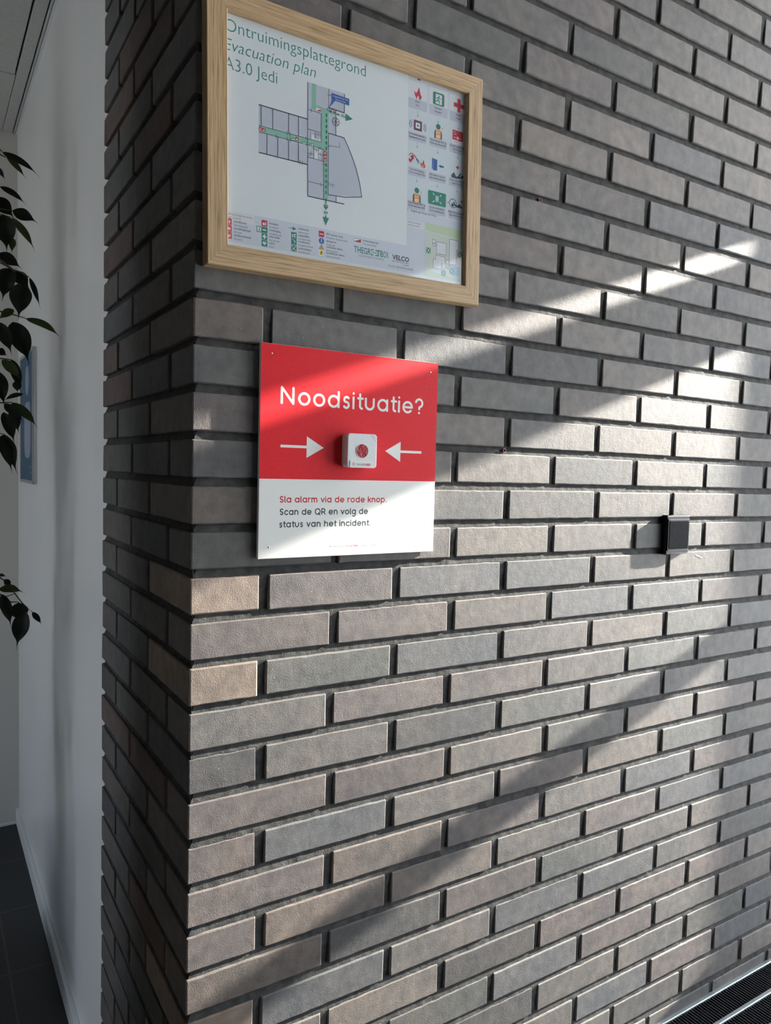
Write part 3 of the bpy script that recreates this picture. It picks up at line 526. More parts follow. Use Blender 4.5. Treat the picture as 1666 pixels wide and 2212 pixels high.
def icon(x, z, c, kind, y=y1 - .00003):
    lg = Flat(y)
    lg.rect(x - 4.2, z - 4.2, x + 4.2, z + 4.2, c) if kind not in ('exit', 'arrow', 'flag', 'info', 'warn') else None
    if kind == 'ext': lg.rect(x - 2.4, z - 2.6, x - .4, z + 1.2, I_white).rect(x + .8, z - 2.6, x + 2.2, z + 2, I_white).circ(x - 1.4, z + 2, .8, I_white)
    if kind == 'hose': lg.circ(x - 1, z, 1.9, I_white).rect(x + 1.4, z - 2.6, x + 2.6, z + 2, I_white)
    if kind == 'call': lg.rrect(x - 2.6, z - 2.6, x + .6, z + .8, .5, I_white).rect(x + 1.4, z - 2.6, x + 2.6, z + 2, I_white)
    if kind == 'exit': lg.rect(x - 11.5, z - 4.0, x + 4.4, z + 4.0, c).rect(x - 10.4, z - 3, x - 4.8, z + 3, I_white).circ(x - 7.2, z + 1.8, .8, c).stroke([(x - 8.8, z - 2.2), (x - 7.6, z - .6), (x - 7.4, z + .9)], .9, c).stroke([(x - 7.6, z - .6), (x - 6.2, z - 2.3)], .9, c).arrow(x - 3, z, x + 3.2, z, 1.3, 3, I_white)
    if kind == 'cross': lg.rect(x - 1, z - 2.8, x + 1, z + 2.8, I_white).rect(x - 2.8, z - 1, x + 2.8, z + 1, I_white)
    if kind == 'heart': lg.circ(x - 1.1, z + .6, 1.6, I_white).circ(x + 1.1, z + .6, 1.6, I_white).poly([(x - 2.4, z + .1), (x + 2.4, z + .1), (x, z - 2.7)], I_white).poly([(x + .3, z + 1.6), (x - .7, z), (x, z), (x - .3, z - 1.4), (x + .8, z + .3), (x + .1, z + .3)], c)
    if kind == 'arrow': lg.rect(x - 8, z - .4, x - 6.8, z + .4, c).rect(x - 6, z - .6, x - 3.5, z + .6, c).arrow(x - 3, z, x + 4, z, 1.4, 6, c)
    if kind == 'eye': lg.circ(x + 1.4, z + 1, 1.2, I_white).rect(x - 2.6, z - 2.6, x - 1, z + 1.2, I_white).rect(x + .4, z - 2.6, x + 2.4, z - .8, I_white)
    if kind == 'shower': lg.rect(x - .4, z + .4, x + 2.6, z + 1.2, I_white).rect(x + .8, z - 2.4, x + 1.6, z, I_white).rect(x - 2.6, z + 2, x, z + 2.6, I_white)
    if kind == 'meet':
        for sx in (-1, 1):
            for sz in (-1, 1): lg.poly([(x + sx * 3.2, z + sz * 3.2), (x + sx * 1.2, z + sz * 3.0), (x + sx * 3.0, z + sz * 1.2)], I_white)
        lg.rect(x - 1, z - 1.3, x + 1, z + 1.2, I_white)
    if kind == 'btn': lg.rect(x - 2.8, z - .6, x + 2.8, z + .6, I_white)
    if kind == 'info': lg.circ(x, z, 4.2, c).rect(x - .6, z - 2.2, x + .6, z + .8, I_white).circ(x, z + 2, .8, I_white)
    if kind == 'warn': lg.poly([(x - 4, z - 3.4), (x + 4, z - 3.4), (x, z + 3.8)], I_slate).poly([(x - 2.9, z - 2.8), (x + 2.9, z - 2.8), (x, z + 2.4)], I_yellow).rect(x - .35, z - 2.2, x + .35, z + .8, I_slate)
    if kind == 'main': lg.rect(x - 2.9, z - 2.9, x + 2.9, z + 2.9, I_yellow).poly([(x - 1.4, z - 2), (x + .2, z - 2), (x + 1.4, z + 2), (x - .4, z + 2)], I_slate)
    if kind == 'flag': lg.poly([(x - 6, z - 2.4), (x + 6, z - 2.4), (x + 6, z + 2.4), (x - 6, z + 2.4)], I_slate).rect(x - 5.6, z - 2, x + 5.6, z + 2, I_white).poly([(x - 5.6, z - 2), (x + 5.6, z - 2), (x + 5.6, z + 2)], I_red)
    lg.build(KIND[kind], sheet)
lx = Flat(y1 - .00003)
rows = (66.3, 57.2, 48.2, 39.4)
def entry(x, tx, z, c, kind, a, b, dz=0):
    icon(x, z, c, kind); lx = Flat(y1 - .00003); lx.text(a, tx, z + .3, 2.75, I_slate, squeeze=.86, bold=.012); lx.text(b, tx, z - 4.4, 2.6, I_slate, squeeze=.80, italic=True); lx.build('legend_caption', sheet)
entry(32, 39.7, 61.2, I_red, 'ext', 'brandblusser', 'fire extinguisher'); entry(32, 39.7, 52.2, I_red, 'hose', 'brandslanghaspel', 'fire hose'); entry(32, 39.7, 43.3, I_red, 'call', 'handbrandmelder', 'fire alarm')
entry(83, 89.8, 67.6, I_red, 'call', 'blusdeken', 'fire blanket'); entry(83, 89.8, 58.7, I_green, 'exit', 'nooduitgang', 'emergency exit'); entry(83, 89.8, 50.0, I_green, 'cross', 'ehbo-koffer', 'first aid case'); entry(83, 89.8, 41.0, I_green, 'heart', 'A.E.D.', 'A.E.D.')
entry(127, 133.6, 68.2, I_green, 'arrow', 'vluchtroute', 'escape route'); entry(127, 133.6, 59.2, I_green, 'eye', 'oogspoelfles', 'eye wash bottle'); entry(127, 133.6, 50.6, I_green, 'shower', 'nooddouche', 'emergency shower'); entry(127, 133.6, 41.3, I_green, 'meet', 'verzamelplaats', 'assembly point')
entry(170, 177.9, 68.2, I_red, 'btn', 'BHV oproep  knop', 'Emergency response button'); entry(170, 177.9, 58.6, I_blue, 'info', 'plattegrond', 'escape map'); entry(170, 177.9, 50.2, I_yellow, 'warn', 'verdeelkast elektra', 'Electrical panel'); entry(170, 177.9, 42.0, I_white, 'main', 'hoofdafsluiter elektra', 'main powerswitch')
entry(229, 238.5, 69.2, I_red, 'flag', 'brandmeldcentrale', 'Fire Control Panel')
lx = Flat(y1 - .00003); lx.text('Legenda pictogrammen', 20, 70.3, 2.6, I_grey, width=45.5).text('Legend icons', 20, 66, 2.5, I_grey, width=29)
lx.build('legend_heading', sheet)
lo = Flat(y1 - .00003)
# the long green wordmark, its fifth-last letters drawn as open brackets
lo.text('THEGR', 223.5, 51.6, 8.9, I_green, width=28.5, bold=.01)
for s_, x in ((1, 253.4), (-1, 263.4)): lo.stroke([(x + s_ * 3.4, 60), (x, 60), (x, 57.6)], 1.3, I_green, False).stroke([(x, 54.4), (x, 52.2), (x + s_ * 3.4, 52.2)], 1.3, I_green, False).line(x + s_ * 1.4, 56.1, x + s_ * 4.2, 56.1, 1.3, I_green)
lo.stroke([(265.3, 51.6), (265.3, 60), (269.4, 60), (269.4, 51.6)], 1.5, I_green, False).text('BOX', 270.9, 51.6, 8.9, I_green, width=12.5, bold=.01)
lo.text('CLEANTECH CAMPUS', 231, 46.8, 2.7, I_grey, width=44)
lo.text('VELCO', 290, 51.6, 6.6, I_slate, width=30.6, bold=.03).text('BRANDVEILIGHEID', 290, 48.0, 2.1, I_slate, width=30.5).line(310, 45.6, 320.4, 45.6, .6, I_slate)
lo.text('[Versie1.2|RO|©Velco2026]', 283, 39.8, 2.7, I_slate, width=45)
lo.build('logo_lettering', sheet)
# right-hand column of instructions: three rows of pictograms over short captions
pc = Flat(y1 - .00003)
CXS = (332.8, 371.6, 410.6)
for k, x in enumerate(CXS):
    Flat(y1 - .00003).rrect(x - 17.5, 296, x + 17.5, 321.5, 2, I_card).build('symbol_card', sheet); Flat(y1 - .00003).rrect(x - 17.5, 281, x + 17.5, 296, 2, I_room).build('caption_card', sheet)
    for z in (273.5, 228, 176.5): Flat(y1 - .00003).arrow(x, z + 6, x, z - 3.5, .35, 2.6, I_grey).build('step_arrow', sheet)
    for z in (235, 183, 133): Flat(y1 - .00003).rrect(x - 16.5, z - 1.5, x + 16.5, z + 11.5, 1.5, I_room).build('caption_card', sheet)
pc = Flat(y1 - .0001)
def flame(x, z, h, c):
    w_ = h * .30
    pc.poly([(x - w_ * .2, z - h * .48), (x - w_ * .9, z - h * .2), (x - w_ * 1.15, z + h * .12), (x - w_ * .85, z + .06 * h), (x - w_ * .62, z - h * .04), (x - w_ * .1, z + h * .14), (x + w_ * .12, z + h * .34), (x + w_ * .3, z + h * .5), (x + w_ * .55, z + h * .26), (x + w_ * .75, z + h * .05), (x + w_ * .9, z - h * .12), (x + w_ * 1.0, z - h * .04), (x + w_ * 1.2, z - h * .24), (x + w_ * .8, z - h * .4), (x + w_ * .5, z - h * .48), (x + w_ * .35, z - h * .3), (x + w_ * .1, z - h * .14), (x - w_ * .2, z - h * .3)], c)
def runner(x, z, s, c):
    pc.circ(x + s * .1, z + s * .42, s * .1, c).stroke([(x, z + s * .28), (x - s * .08, z - s * .05), (x + s * .14, z - s * .2), (x + s * .12, z - s * .45)], s * .13, c).stroke([(x - s * .08, z - s * .05), (x - s * .2, z - s * .25), (x - s * .4, z - s * .28)], s * .13, c).stroke([(x - s * .3, z + s * .05), (x - s * .22, z + s * .22), (x, z + s * .26), (x + s * .18, z + s * .12), (x + s * .34, z + s * .16)], s * .1, c)
def vest(x, z):
    pc.circ(x, z + 8.2, 4.2, I_teal).poly([(x - 7.4, z - 10), (x - 7.4, z - 1), (x - 5.5, z + 3), (x + 5.5, z + 3), (x + 7.4, z - 1), (x + 7.4, z - 10)], I_teal).poly([(x - 4.8, z - 10), (x - 4.8, z + 3), (x + 4.8, z + 3), (x + 4.8, z - 10)], I_orange).rect(x - 3.5, z - 8.3, x + 3.5, z - 6.9, I_white).rect(x - 3.5, z - 6, x + 3.5, z - 4.6, I_white).text('BHV', x, z - 2.6, 3.2, I_card, align='CENTER', width=7)
    pc.circ(x + 8.2, z + 6.2, 3.2, I_card).rect(x + 7.8, z + 5.6, x + 8.7, z + 8.6, I_red).circ(x + 8.25, z + 4.3, .5, I_red)
def redcross(x, z, s): pc.rect(x - s * .3, z - s, x + s * .3, z + s, I_red).rect(x - s, z - s * .3, x + s, z + s * .3, I_red)
flame(332.6, 305, 20, I_red)
pc.build('flame_symbol', sheet); pc = Flat(y1 - .0001)
pc.rrect(360.8, 297, 382.4, 316, 2.4, I_green).rect(366, 299, 378, 313.6, I_card); runner(371.6, 306, 11.5, I_green)
pc.build('exit_symbol', sheet); pc = Flat(y1 - .0001)
redcross(411.2, 306.8, 10.3)
pc.build('first_aid_symbol', sheet); pc = Flat(y1 - .0001)
x, z = 333.4, 257.6
pc.rrect(x - 7.7, z - 7.6, x + 7.7, z + 7.6, 1.2, I_red).rrect(x - 6.6, z - 6.6, x + 6.6, z + 6.6, 1, I_slate).rrect(x - 4.1, z - 4.1, x + 4.1, z + 4.1, 1, I_card).circ(x, z, 1.5, I_slate)
for s_ in (-1, 1):
    for r0 in (3.5, 6.5): pc.ringc(x + s_ * 7.5, z, r0 + 1, 1.0, I_blue, -50 + (180 if s_ < 0 else 0), 50 + (180 if s_ < 0 else 0), 10)
pc.build('fire_alarm_symbol', sheet); pc = Flat(y1 - .0001)
vest(371.8, 257); pc.build('responder_symbol', sheet); pc = Flat(y1 - .0001); vest(333.2, 153)
pc.build('responder_symbol', sheet); pc = Flat(y1 - .0001)
pc.rect(399.6, 253.2, 420.2, 268.3, I_red).rect(399.6, 247.5, 420.2, 253.2, I_white).rrect(408, 255, 412, 259, .6, I_white).circ(410, 257, .8, I_red).arrow(402.5, 257, 406.5, 257, .5, 1.8, I_white).arrow(417.5, 257, 413.5, 257, .5, 1.8, I_white).text('BHV', 401.5, 264.8, 1.6, I_card).text('nodig?', 401.5, 261.8, 1.6, I_card).rect(402, 250.6, 411, 251, I_grey).rect(402, 249.4, 409, 249.8, I_grey)
pc.build('call_sign_symbol', sheet); pc = Flat(y1 - .0001)
x, z = 323, 207.5
pc.poly([(x - 6, z - 4), (x - 2.2, z - 7.6), (x + 4.4, z + 1), (x + 3, z + 4), (x - .8, z + 4.4)], I_red).stroke([(x + 2.6, z + 4.6), (x + 1, z + 7), (x - 2.4, z + 6.4), (x - 5, z + 3)], 1.1, I_red).stroke([(x + 3.6, z + 5.6), (x + 7.6, z + 2.4)], 1.6, I_red).stroke([(x + 8.4, z + 1.6), (x + 14.5, z - 2.2)], .9, I_blue).stroke([(x + 8.2, z + 1), (x + 12, z - 5.6)], .9, I_blue).stroke([(x + 8.3, z + 1.3), (x + 13.8, z - 4.4)], .9, I_blue).rect(x - 3, z - 2, x - 1.2, z + 1, I_card)
flame(343.5, 203, 13.5, I_red); flame(343.3, 201, 8, I_orange)
pc.build('extinguishing_symbol', sheet); pc = Flat(y1 - .0001)
pc.poly([(360.8, 199), (360.8, 215.6), (362.6, 216.8), (362.6, 200.2)], I_blue).poly([(363.2, 198), (363.2, 216), (370.8, 215), (370.8, 199)], I_blue).arrow(383.5, 206.8, 373, 206.8, 2.6, 5.2, I_blue)
pc.build('close_door_symbol', sheet); pc = Flat(y1 - .0001)
pc.rrect(405.5, 207, 415.5, 217, 1.6, I_card); redcross(410.5, 212.2, 3.3)
pc.circ(420.2, 199.4, 2.3, I_slate).stroke([(418, 197.8), (409, 196.2), (400, 196.4)], 3.2, I_slate).poly([(397.5, 197.6), (403.8, 203.6), (408, 197.4)], I_slate).stroke([(412, 198), (417, 203.4)], 2.2, I_slate)
pc.build('casualty_symbol', sheet); pc = Flat(y1 - .0001)
pc.rrect(354.4, 146, 388.8, 166.8, 2, I_green)
for sx in (-1, 1):
    for sz in (-1, 1): pc.arrow(371.6 + sx * 8.4, 156.6 + sz * 7, 371.6 + sx * 4.8, 156.6 + sz * 3.8, 1.0, 2.6, I_card)
    pc.circ(371.6 + sx * 1.6, 159.6, 1.1, I_card).rect(371.6 + sx * 1.6 - 1.1, 154.4, 371.6 + sx * 1.6 + 1.1, 158.3, I_card).rect(371.6 + sx * 1.6 - .8, 151.4, 371.6 + sx * 1.6 + .8, 154.6, I_card)
pc.build('assembly_symbol', sheet); pc = Flat(y1 - .0001)
pc.ringc(402.6, 155.2, 6.8, 1.1, I_blue).circ(402, 152.6, 2.6, I_slate).stroke([(404.5, 157), (406.5, 153), (412, 152.2)], 2.4, I_slate).poly([(409, 151.4), (416, 157), (422, 150.6), (409, 150.4)], I_slate).poly([(394.6, 155.2), (392.4, 156.6), (392.4, 153.8)], I_blue).rrect(416.5, 157.6, 423.5, 165, 1.4, I_card); redcross(420, 161.2, 2.5)
pc.build('watch_casualty_symbol', sheet); pc = Flat(y1 - .0001)
pc.rect(331.5, 324.5, 337, 329.5, I_slate)
pc.build('clip_mark', sheet); pc = Flat(y1 - .0001)
for x, z, a, b, sz in ((332.7, 291.2, 'Brand ?', 'Fire ?', 3.1), (371.6, 291.2, 'Ontruimen ?', 'Evacuation ?', 3.1), (411, 291.2, 'Ongeval ?', 'Accident ?', 3.1), (333.2, 242.2, 'Sla de handbrandmelder in', 'Activate the fire alarm', 2.7), (372, 242.2, 'Volg aanwijzingen BHV  op', 'Follow instructions BHV', 2.7), (410.3, 242.2, 'Druk BHV oproep knop in', 'Push emergency', 2.7), (333, 190, 'Doe een bluspoging', 'Try to extinguish fire', 2.7), (371.2, 190, 'Sluit ramen en deuren', 'Close windows and doors', 2.7), (410, 190, 'Verleen de eerste hulp', 'Apply first aid', 2.7), (333.4, 140.4, 'Volg aanwijzingen BHV  op', 'Follow instructions BHV', 2.7), (371.5, 140.4, 'Ga naar verzamelpunt', 'Go to assembly point', 2.7), (409.6, 140.4, 'Blijf bij het slachtoffer', 'Stay with the victim', 2.7)):
    w1 = {3.1: None}.get(sz, min(32, len(a) * 1.36)); w2 = {3.1: None}.get(sz, min(32, len(b) * 1.36))
    cp = Flat(y1 - .0001); cp.text(a, x, z, sz, I_slate, align='CENTER', squeeze=.62, width=w1, bold=.012); cp.text(b, x, z - (5.4 if sz > 3 else 4.6), sz, I_slate, align='CENTER', squeeze=.62, width=w2, bold=.012); cp.build('instruction_caption', sheet)
cp = Flat(y1 - .0001); cp.text('response button', 410.3, 233.6, 2.2, I_grey, align='CENTER', width=19); cp.build('instruction_caption', sheet); cp = Flat(y1 - .0001)
cp.text('2', 316, 128.6, 3.1, I_slate).text('begane grond ground floor', 322.8, 128.4, 3.3, I_slate, width=49).text('situatie tekening', 317, 111, 2.6, I_grey, width=24).text('situation sketch', 317, 106.6, 2.6, I_grey, width=22)
cp.build('map_caption', sheet)
mp_ = Flat(y1 - .0001)
mp_.rect(350.2, 36, 428, 116.4, I_mapg).poly([(350.2, 47), (350.2, 103), (428, 98), (428, 52), (400, 44)], I_map).line(350, 104, 428, 99.5, 1.0, I_card).line(350, 46, 420, 41, 1.0, I_card).line(415, 37, 428, 50, .8, I_card).poly([(399, 50), (402, 44), (409, 43), (416, 46), (419, 53), (417.5, 58), (405, 58)], I_water)
def block(p): mp_.poly(p, I_card); mp_.stroke(p + [p[0]], .55, I_slate)
block([(372, 73), (391, 73), (391, 91), (372, 91)]); block([(397.5, 60), (411, 60), (411, 84), (415.5, 84), (415.5, 99), (397.5, 99)]); block([(366, 49.5), (382, 49.5), (382, 59), (384, 59), (384, 51), (389, 51), (389, 70), (370.5, 70), (370.5, 63.5), (366, 63.5)]); block([(391, 60), (396, 60), (396, 66), (391, 66)]); block([(364.5, 83.5), (371, 83.5), (371, 86.5), (364.5, 86.5)]); block([(364, 88), (369.4, 88), (369.4, 93), (364, 93)])
for k in range(4): block([(398.5 + 3.2 * k, 55), (400.1 + 3.2 * k, 55), (400.1 + 3.2 * k, 60.4), (398.5 + 3.2 * k, 60.4)])
mp_.stroke([(391, 54), (396, 54), (396, 60), (391, 60), (391, 54)], .6, I_slate).stroke([(393, 52), (398, 52), (398, 58), (393, 58), (393, 52)], .7, I_red)
for x, z in ((356.5, 75), (418, 78), (386.3, 44.5), (402, 49.8)): icon(x, z, I_green, 'meet', mp_.y)
mp_.build('site_map', sheet)

# ---------------------------------------------------------------- emergency sign
SG = tag(empty('emergency_sign', (.2434, 0, .0497)), 'square red and white emergency sign with arrows on the bricks below the picture frame', 'sign')
SX0, SX1, SZ0, SZ1, SY = -.1510, .1506, -.1508, .1500, -.0090
boxes('sign_plate', [(SX0, SY, SZ0, SX1, -.003, SZ1)], [M_signwhite], SG, .0007)
for a, b in ((SX0 + .004, SX0 + .05), (SX1 - .06, SX1 - .02)): boxes('mounting_pad', [(a, -.0031, SZ0 + .03, b, 0, SZ1 - .02)], [M_foamedge], SG, .0006)
sx = lambda x: x - 243.4; sz = lambda z: z - 49.7
redf = Flat(SY - .00003); redf.rect(SX0 * 1000 + .3, sz(11.8), SX1 * 1000 - .3, SZ1 * 1000 - .3, M_signred); redf.build('red_field', SG)
def arc(cx, cz, r, a0, a1, n=14, rz=None): return [(cx + r * math.cos(math.radians(a0 + (a1 - a0) * k / n)), cz + (rz or r) * math.sin(math.radians(a0 + (a1 - a0) * k / n))) for k in range(n + 1)]
R_, X_ = 31, 38
def glyph(ch):
    """strokes of a round monoline letter (capitals 100 high, stroke 14) and its advance"""
    O = arc(R_ + 7, X_, R_, 0, 360, 32)
    if ch == 'N': return [[(7, 7), (7, 93)], [(7, 93), (76, 7)], [(76, 7), (76, 93)]], 96
    if ch == 'o': return [O], 84
    if ch == 'd': return [O, [(69, 7), (69, 93)]], 86
    if ch == 'a': return [O, [(69, 7), (69, 69)]], 86
    if ch == 'p': return [O, [(7, -24), (7, 69)]], 86
    if ch == 'g': return [O, [(69, 69), (69, -2)] + arc(39, -2, 30, 0, -140, 12)[1:]], 86
    if ch == 'c': return [arc(R_ + 7, X_, R_, 48, 312, 26)], 72
    if ch == 'e': return [arc(R_ + 7, X_, R_, 0, 318, 28), [(12, 38), (69, 38)]], 84
    if ch == 's': return [arc(27, 53.5, 15.5, 40, 180, 12)[0:9] + arc(25, 53.5, 14, 150, 250, 8) + arc(25, 23, 16, 80, -60, 14) + arc(25, 23, 17, -70, -145, 8)], 56
    if ch == 'S': return [arc(34, 70, 23, 35, 262, 18) + arc(33, 28, 21.5, 82, -150, 20)], 70
    if ch == 'i': return [[(7, 7), (7, 69)], [(7, 92.5), (7, 93.5)]], 23
    if ch == 'l': return [[(7, 93), (7, 22)] + arc(20, 20, 13, 180, 262, 6)], 28
    if ch == 't': return [[(19, 90), (19, 22)] + arc(33, 22, 14, 180, 270, 8), [(6, 67), (37, 67)]], 42
    if ch == 'u': return [[(7, 69), (7, 34)] + arc(34, 34, 27, 180, 360, 16) + [(61, 34), (61, 69)]], 77
    if ch == 'n': return [[(7, 7), (7, 69)], [(7, 40)] + arc(34, 42, 27, 180, 0, 16) + [(61, 42), (61, 7)]], 77
    if ch == 'h': return [[(7, 7), (7, 93)], [(7, 40)] + arc(34, 42, 27, 180, 0, 16) + [(61, 42), (61, 7)]], 77
    if ch == 'm': return [[(7, 7), (7, 69)], [(7, 45)] + arc(29, 47, 22, 180, 0, 14) + [(51, 47), (51, 7)], [(51, 45)] + arc(73, 47, 22, 180, 0, 14) + [(95, 47), (95, 7)]], 111
    if ch == 'r': return [[(7, 7), (7, 69)], [(7, 42)] + arc(30, 46, 23, 180, 75, 10)], 49
    if ch == 'k': return [[(7, 7), (7, 93)], [(50, 68), (10, 32)], [(24, 46), (53, 7)]], 64
    if ch == 'v': return [[(7, 68), (34, 8)], [(34, 8), (61, 68)]], 72
    if ch == 'Q': return [arc(52, 50, 44, 0, 360, 36), [(66, 26), (92, -2)]], 112
    if ch == 'R': return [[(7, 7), (7, 93), (38, 93)] + arc(38, 68, 25, 90, -90, 14)[1:] + [(7, 43)], [(40, 43), (66, 7)]], 82
    if ch == '?': return [arc(29, 68, 24, 165, -50, 20) + [(31, 42), (30, 32)], [(30, 7.5), (30, 8.5)]], 60
    if ch == '.': return [[(7, 7.5), (7, 8.5)]], 24
    return [], 36
def lettering(name, txt, x0, x1, z, cap, m, parent, y, weight=14):
    x = 0; st = []; order = []
    for ch in txt:
        g, adv = glyph(ch); st += [[(x + a, b) for a, b in s_] for s_ in g]; order += range(len(g)); x += adv + 9
    xs = [a for s_ in st for a, b in s_]; lo_, hi = min(xs) - 7, max(xs) + 7
    k = cap / 100; kx = (x1 - x0) / (hi - lo_)
    F_ = Flat(y, 0)
    for s_, i_ in zip(st, order):
        F_.y = y - .000012 * i_
        F_.stroke([(x0 + (a - lo_) * kx, z + b * k) for a, b in s_], weight * k, m)
    return F_.build(name, parent)
LY = SY - .00006
lettering('heading_lettering', 'Noodsituatie?', sx(122.9), sx(366.9), sz(117), 25.2, M_signwhite, SG, LY)
for pts, sh in (((164.8, 73.7, 42.6, 192.4, 58), (124, 60.2, 165, 56.4)), ((326.2, 72.6, 41.4, 298.2, 57.4), (365.9, 59.2, 326, 55.4))):
    A_ = Flat(LY); A_.poly([(sx(pts[0]), sz(pts[1])), (sx(pts[3]), sz(pts[4])), (sx(pts[0]), sz(pts[2]))], M_signwhite).rect(sx(min(sh[0], sh[2])), sz(sh[3]), sx(max(sh[0], sh[2])), sz(sh[1]), M_signwhite); A_.build('arrow', SG)
lettering('message_lettering', 'Sla alarm via de rode knop.', sx(124.6), sx(302.9), sz(-21.6), 9.2, I_signred, SG, LY, 17)['label'] = 'red line of lettering'
lettering('message_lettering', 'Scan de QR en volg de', sx(125), sx(269.8), sz(-39.4), 9.2, I_signtxt, SG, LY, 17)
lettering('message_lettering', 'status van het incident.', sx(124.6), sx(274.5), sz(-57.1), 9.2, I_signtxt, SG, LY, 17)
ft = Flat(LY); ft.text('BHV Alarmknop van', sx(204.8), sz(-88), 2.2, I_grey, width=25).build('footer_lettering', SG); ft = Flat(LY); ft.text('TRIGGER', sx(231.2), sz(-88), 2.3, I_signred, width=14).text('SOS', sx(246.6), sz(-88), 2.3, I_signred, width=6.8, bold=.03).build('footer_wordmark', SG); ft = Flat(LY); ft.text('|  TriggerSOS.com/BHV', sx(255.6), sz(-88), 2.2, I_grey, width=31).build('footer_lettering', SG); ft = Flat(LY); ft.text('010-342', sx(352.6), sz(176.6), 2.3, I_faint, width=15); ft.build('serial_lettering', SG)
for x, z, m in ((108.5, 186, M_signwhite), (379.2, 184.2, M_signwhite), (109, -84.6, M_signwhite)):
    tube('mounting_nail', [(sx(x) / 1000, SY + .001, sz(z) / 1000), (sx(x) / 1000, SY - .0005, sz(z) / 1000)], .0011, [M_alu], SG, 10)

# ---------------------------------------------------------------- alarm button on the sign
BT_ = tag(empty('alarm_button', (.2473, SY, .0556)), 'small white alarm button box with round red button stuck on the red sign', 'alarm button')
roundbox('housing', -.0245, -.0245, .0245, .0245, -.0105, -.00005, .005, [M_casing], BT_, .0008)
roundbox('front_cover', -.0252, -.0252, .0252, .0252, -.0178, -.0103, .005, [M_casing], BT_, .0012)
vs = []; fs = []; nn = 32
prof = [(.0108, -.0178), (.0106, -.0184), (.0101, -.0184), (.0099, -.0176)]
for r, y in prof:
    for k in range(nn): vs.append((-.0003 + r * math.cos(2 * PI * k / nn), y, -.0002 + r * math.sin(2 * PI * k / nn)))
for i in range(3):
    for k in range(nn): j = (k + 1) % nn; fs.append((i * nn + k, (i + 1) * nn + k, (i + 1) * nn + j, i * nn + j))
mesh('button_ring', vs, fs, [M_casing], BT_, smooth=True)
vs = []; fs = []
for i in range(7):
    r = .0100 * (1 - i / 6.0) if i < 6 else 0; h = -.0181 + .0000 * r
    for k in range(nn): vs.append((-.0003 + r * math.cos(2 * PI * k / nn), h + noise.noise(V((r * 900 * math.cos(2 * PI * k / nn), r * 900 * math.sin(2 * PI * k / nn), 1))) * .0006 * (i > 0), -.0002 + r * math.sin(2 * PI * k / nn)))
for i in range(6):
    for k in range(nn): j = (k + 1) % nn; fs.append((i * nn + k, (i + 1) * nn + k, (i + 1) * nn + j, i * nn + j))
mesh('push_button', vs, fs, [M_redbtn], BT_, smooth=True)
boxes('label_plate', [(-.0208, -.0186, -.0247, .0195, -.0177, -.0150)], [M_signwhite], BT_, .0002)
bl_ = Flat(-.01868); z = -21.6
for dx_, dz_, w_ in ((0, 3.2, 3.6), (-1.2, 1.5, 1.7), (.8, 1.5, 1.4), (2.8, 1.5, 1.2), (0, -.2, 3.6)): bl_.rect(-16.6 + dx_, z + dz_, -16.6 + dx_ + w_, z + dz_ + .8, I_signred)
bl_.text('TRIGGER', -10.6, -21.7, 3.0, I_signtxt, width=16).text('SOS', 6.0, -21.7, 3.0, I_signred, width=7.6, bold=.035); bl_.build('label_lettering', BT_)
gv = Flat(-.01786); gv.line(13.8, 24.2, 24.2, 13.6, .7, M_groove).line(18.4, 24.2, 24.2, 18.2, .7, M_groove).circ(0, 16.6, .7, M_groove); gv.build('corner_groove', BT_)

# ---------------------------------------------------------------- black switch plate further right
SW = tag(empty('wall_switch', (1.0112, 0, -.0890)), 'glossy black square blank switch plate on the sunlit bricks to the right of the sign', 'wall switch')
roundbox('switch_frame', -.0380, -.0405, .0380, .0405, -.0120, .0, .004, [M_black], SW, .0035)
roundbox('switch_rim', -.0345, -.0325, .0345, .0325, -.0136, -.0119, .0030, [M_black], SW, .0012)
roundbox('blank_cover', -.0310, -.0292, .0310, .0292, -.0146, -.0134, .0030, [M_blackmid], SW, .0007)

# ---------------------------------------------------------------- convector with grille at the foot of the wall
CV = tag(empty('floor_convector', (1.9, -.075, FZ)), 'low convector with a slatted metal top grille standing along the foot of the brick wall', 'convector')
GZ = -1.155 - FZ; X0c, X1c = .62 - 1.9, 2.90 - 1.9
yy = lambda y: y + .075
boxes('casing', [(X0c, yy(-.184), 0, X1c, yy(-.178), GZ - .002), (X0c, yy(-.004), 0, X1c, yy(.0005), GZ - .012), (X0c, yy(-.184), 0, X0c + .006, yy(0), GZ - .004), (X1c - .006, yy(-.184), 0, X1c, yy(0), GZ - .004)], [M_alu_rail], CV, .001)
boxes('fin_block', [(X0c + .006, yy(-.177), .12, X1c - .006, yy(-.005), .2)], [M_dark], CV)
for a, b in ((-.0080, .0030), (-.0708, -.0612), (-.1330, -.1234), (-.1850, -.1770)):
    boxes('grille_rail', [(X0c, yy(a), GZ - .016, X1c, yy(b), GZ)], [M_alu_rail], CV, .0016)
sl = []
x = 1.1252
while x > .64: x -= .008335
while x < 2.88: sl.append((x - 1.9 - .0006, yy(-.176), GZ - .014, x - 1.9 + .0006, yy(-.004), GZ - .0025)); x += .008335
boxes('grille_slats', sl, [M_slat], CV)

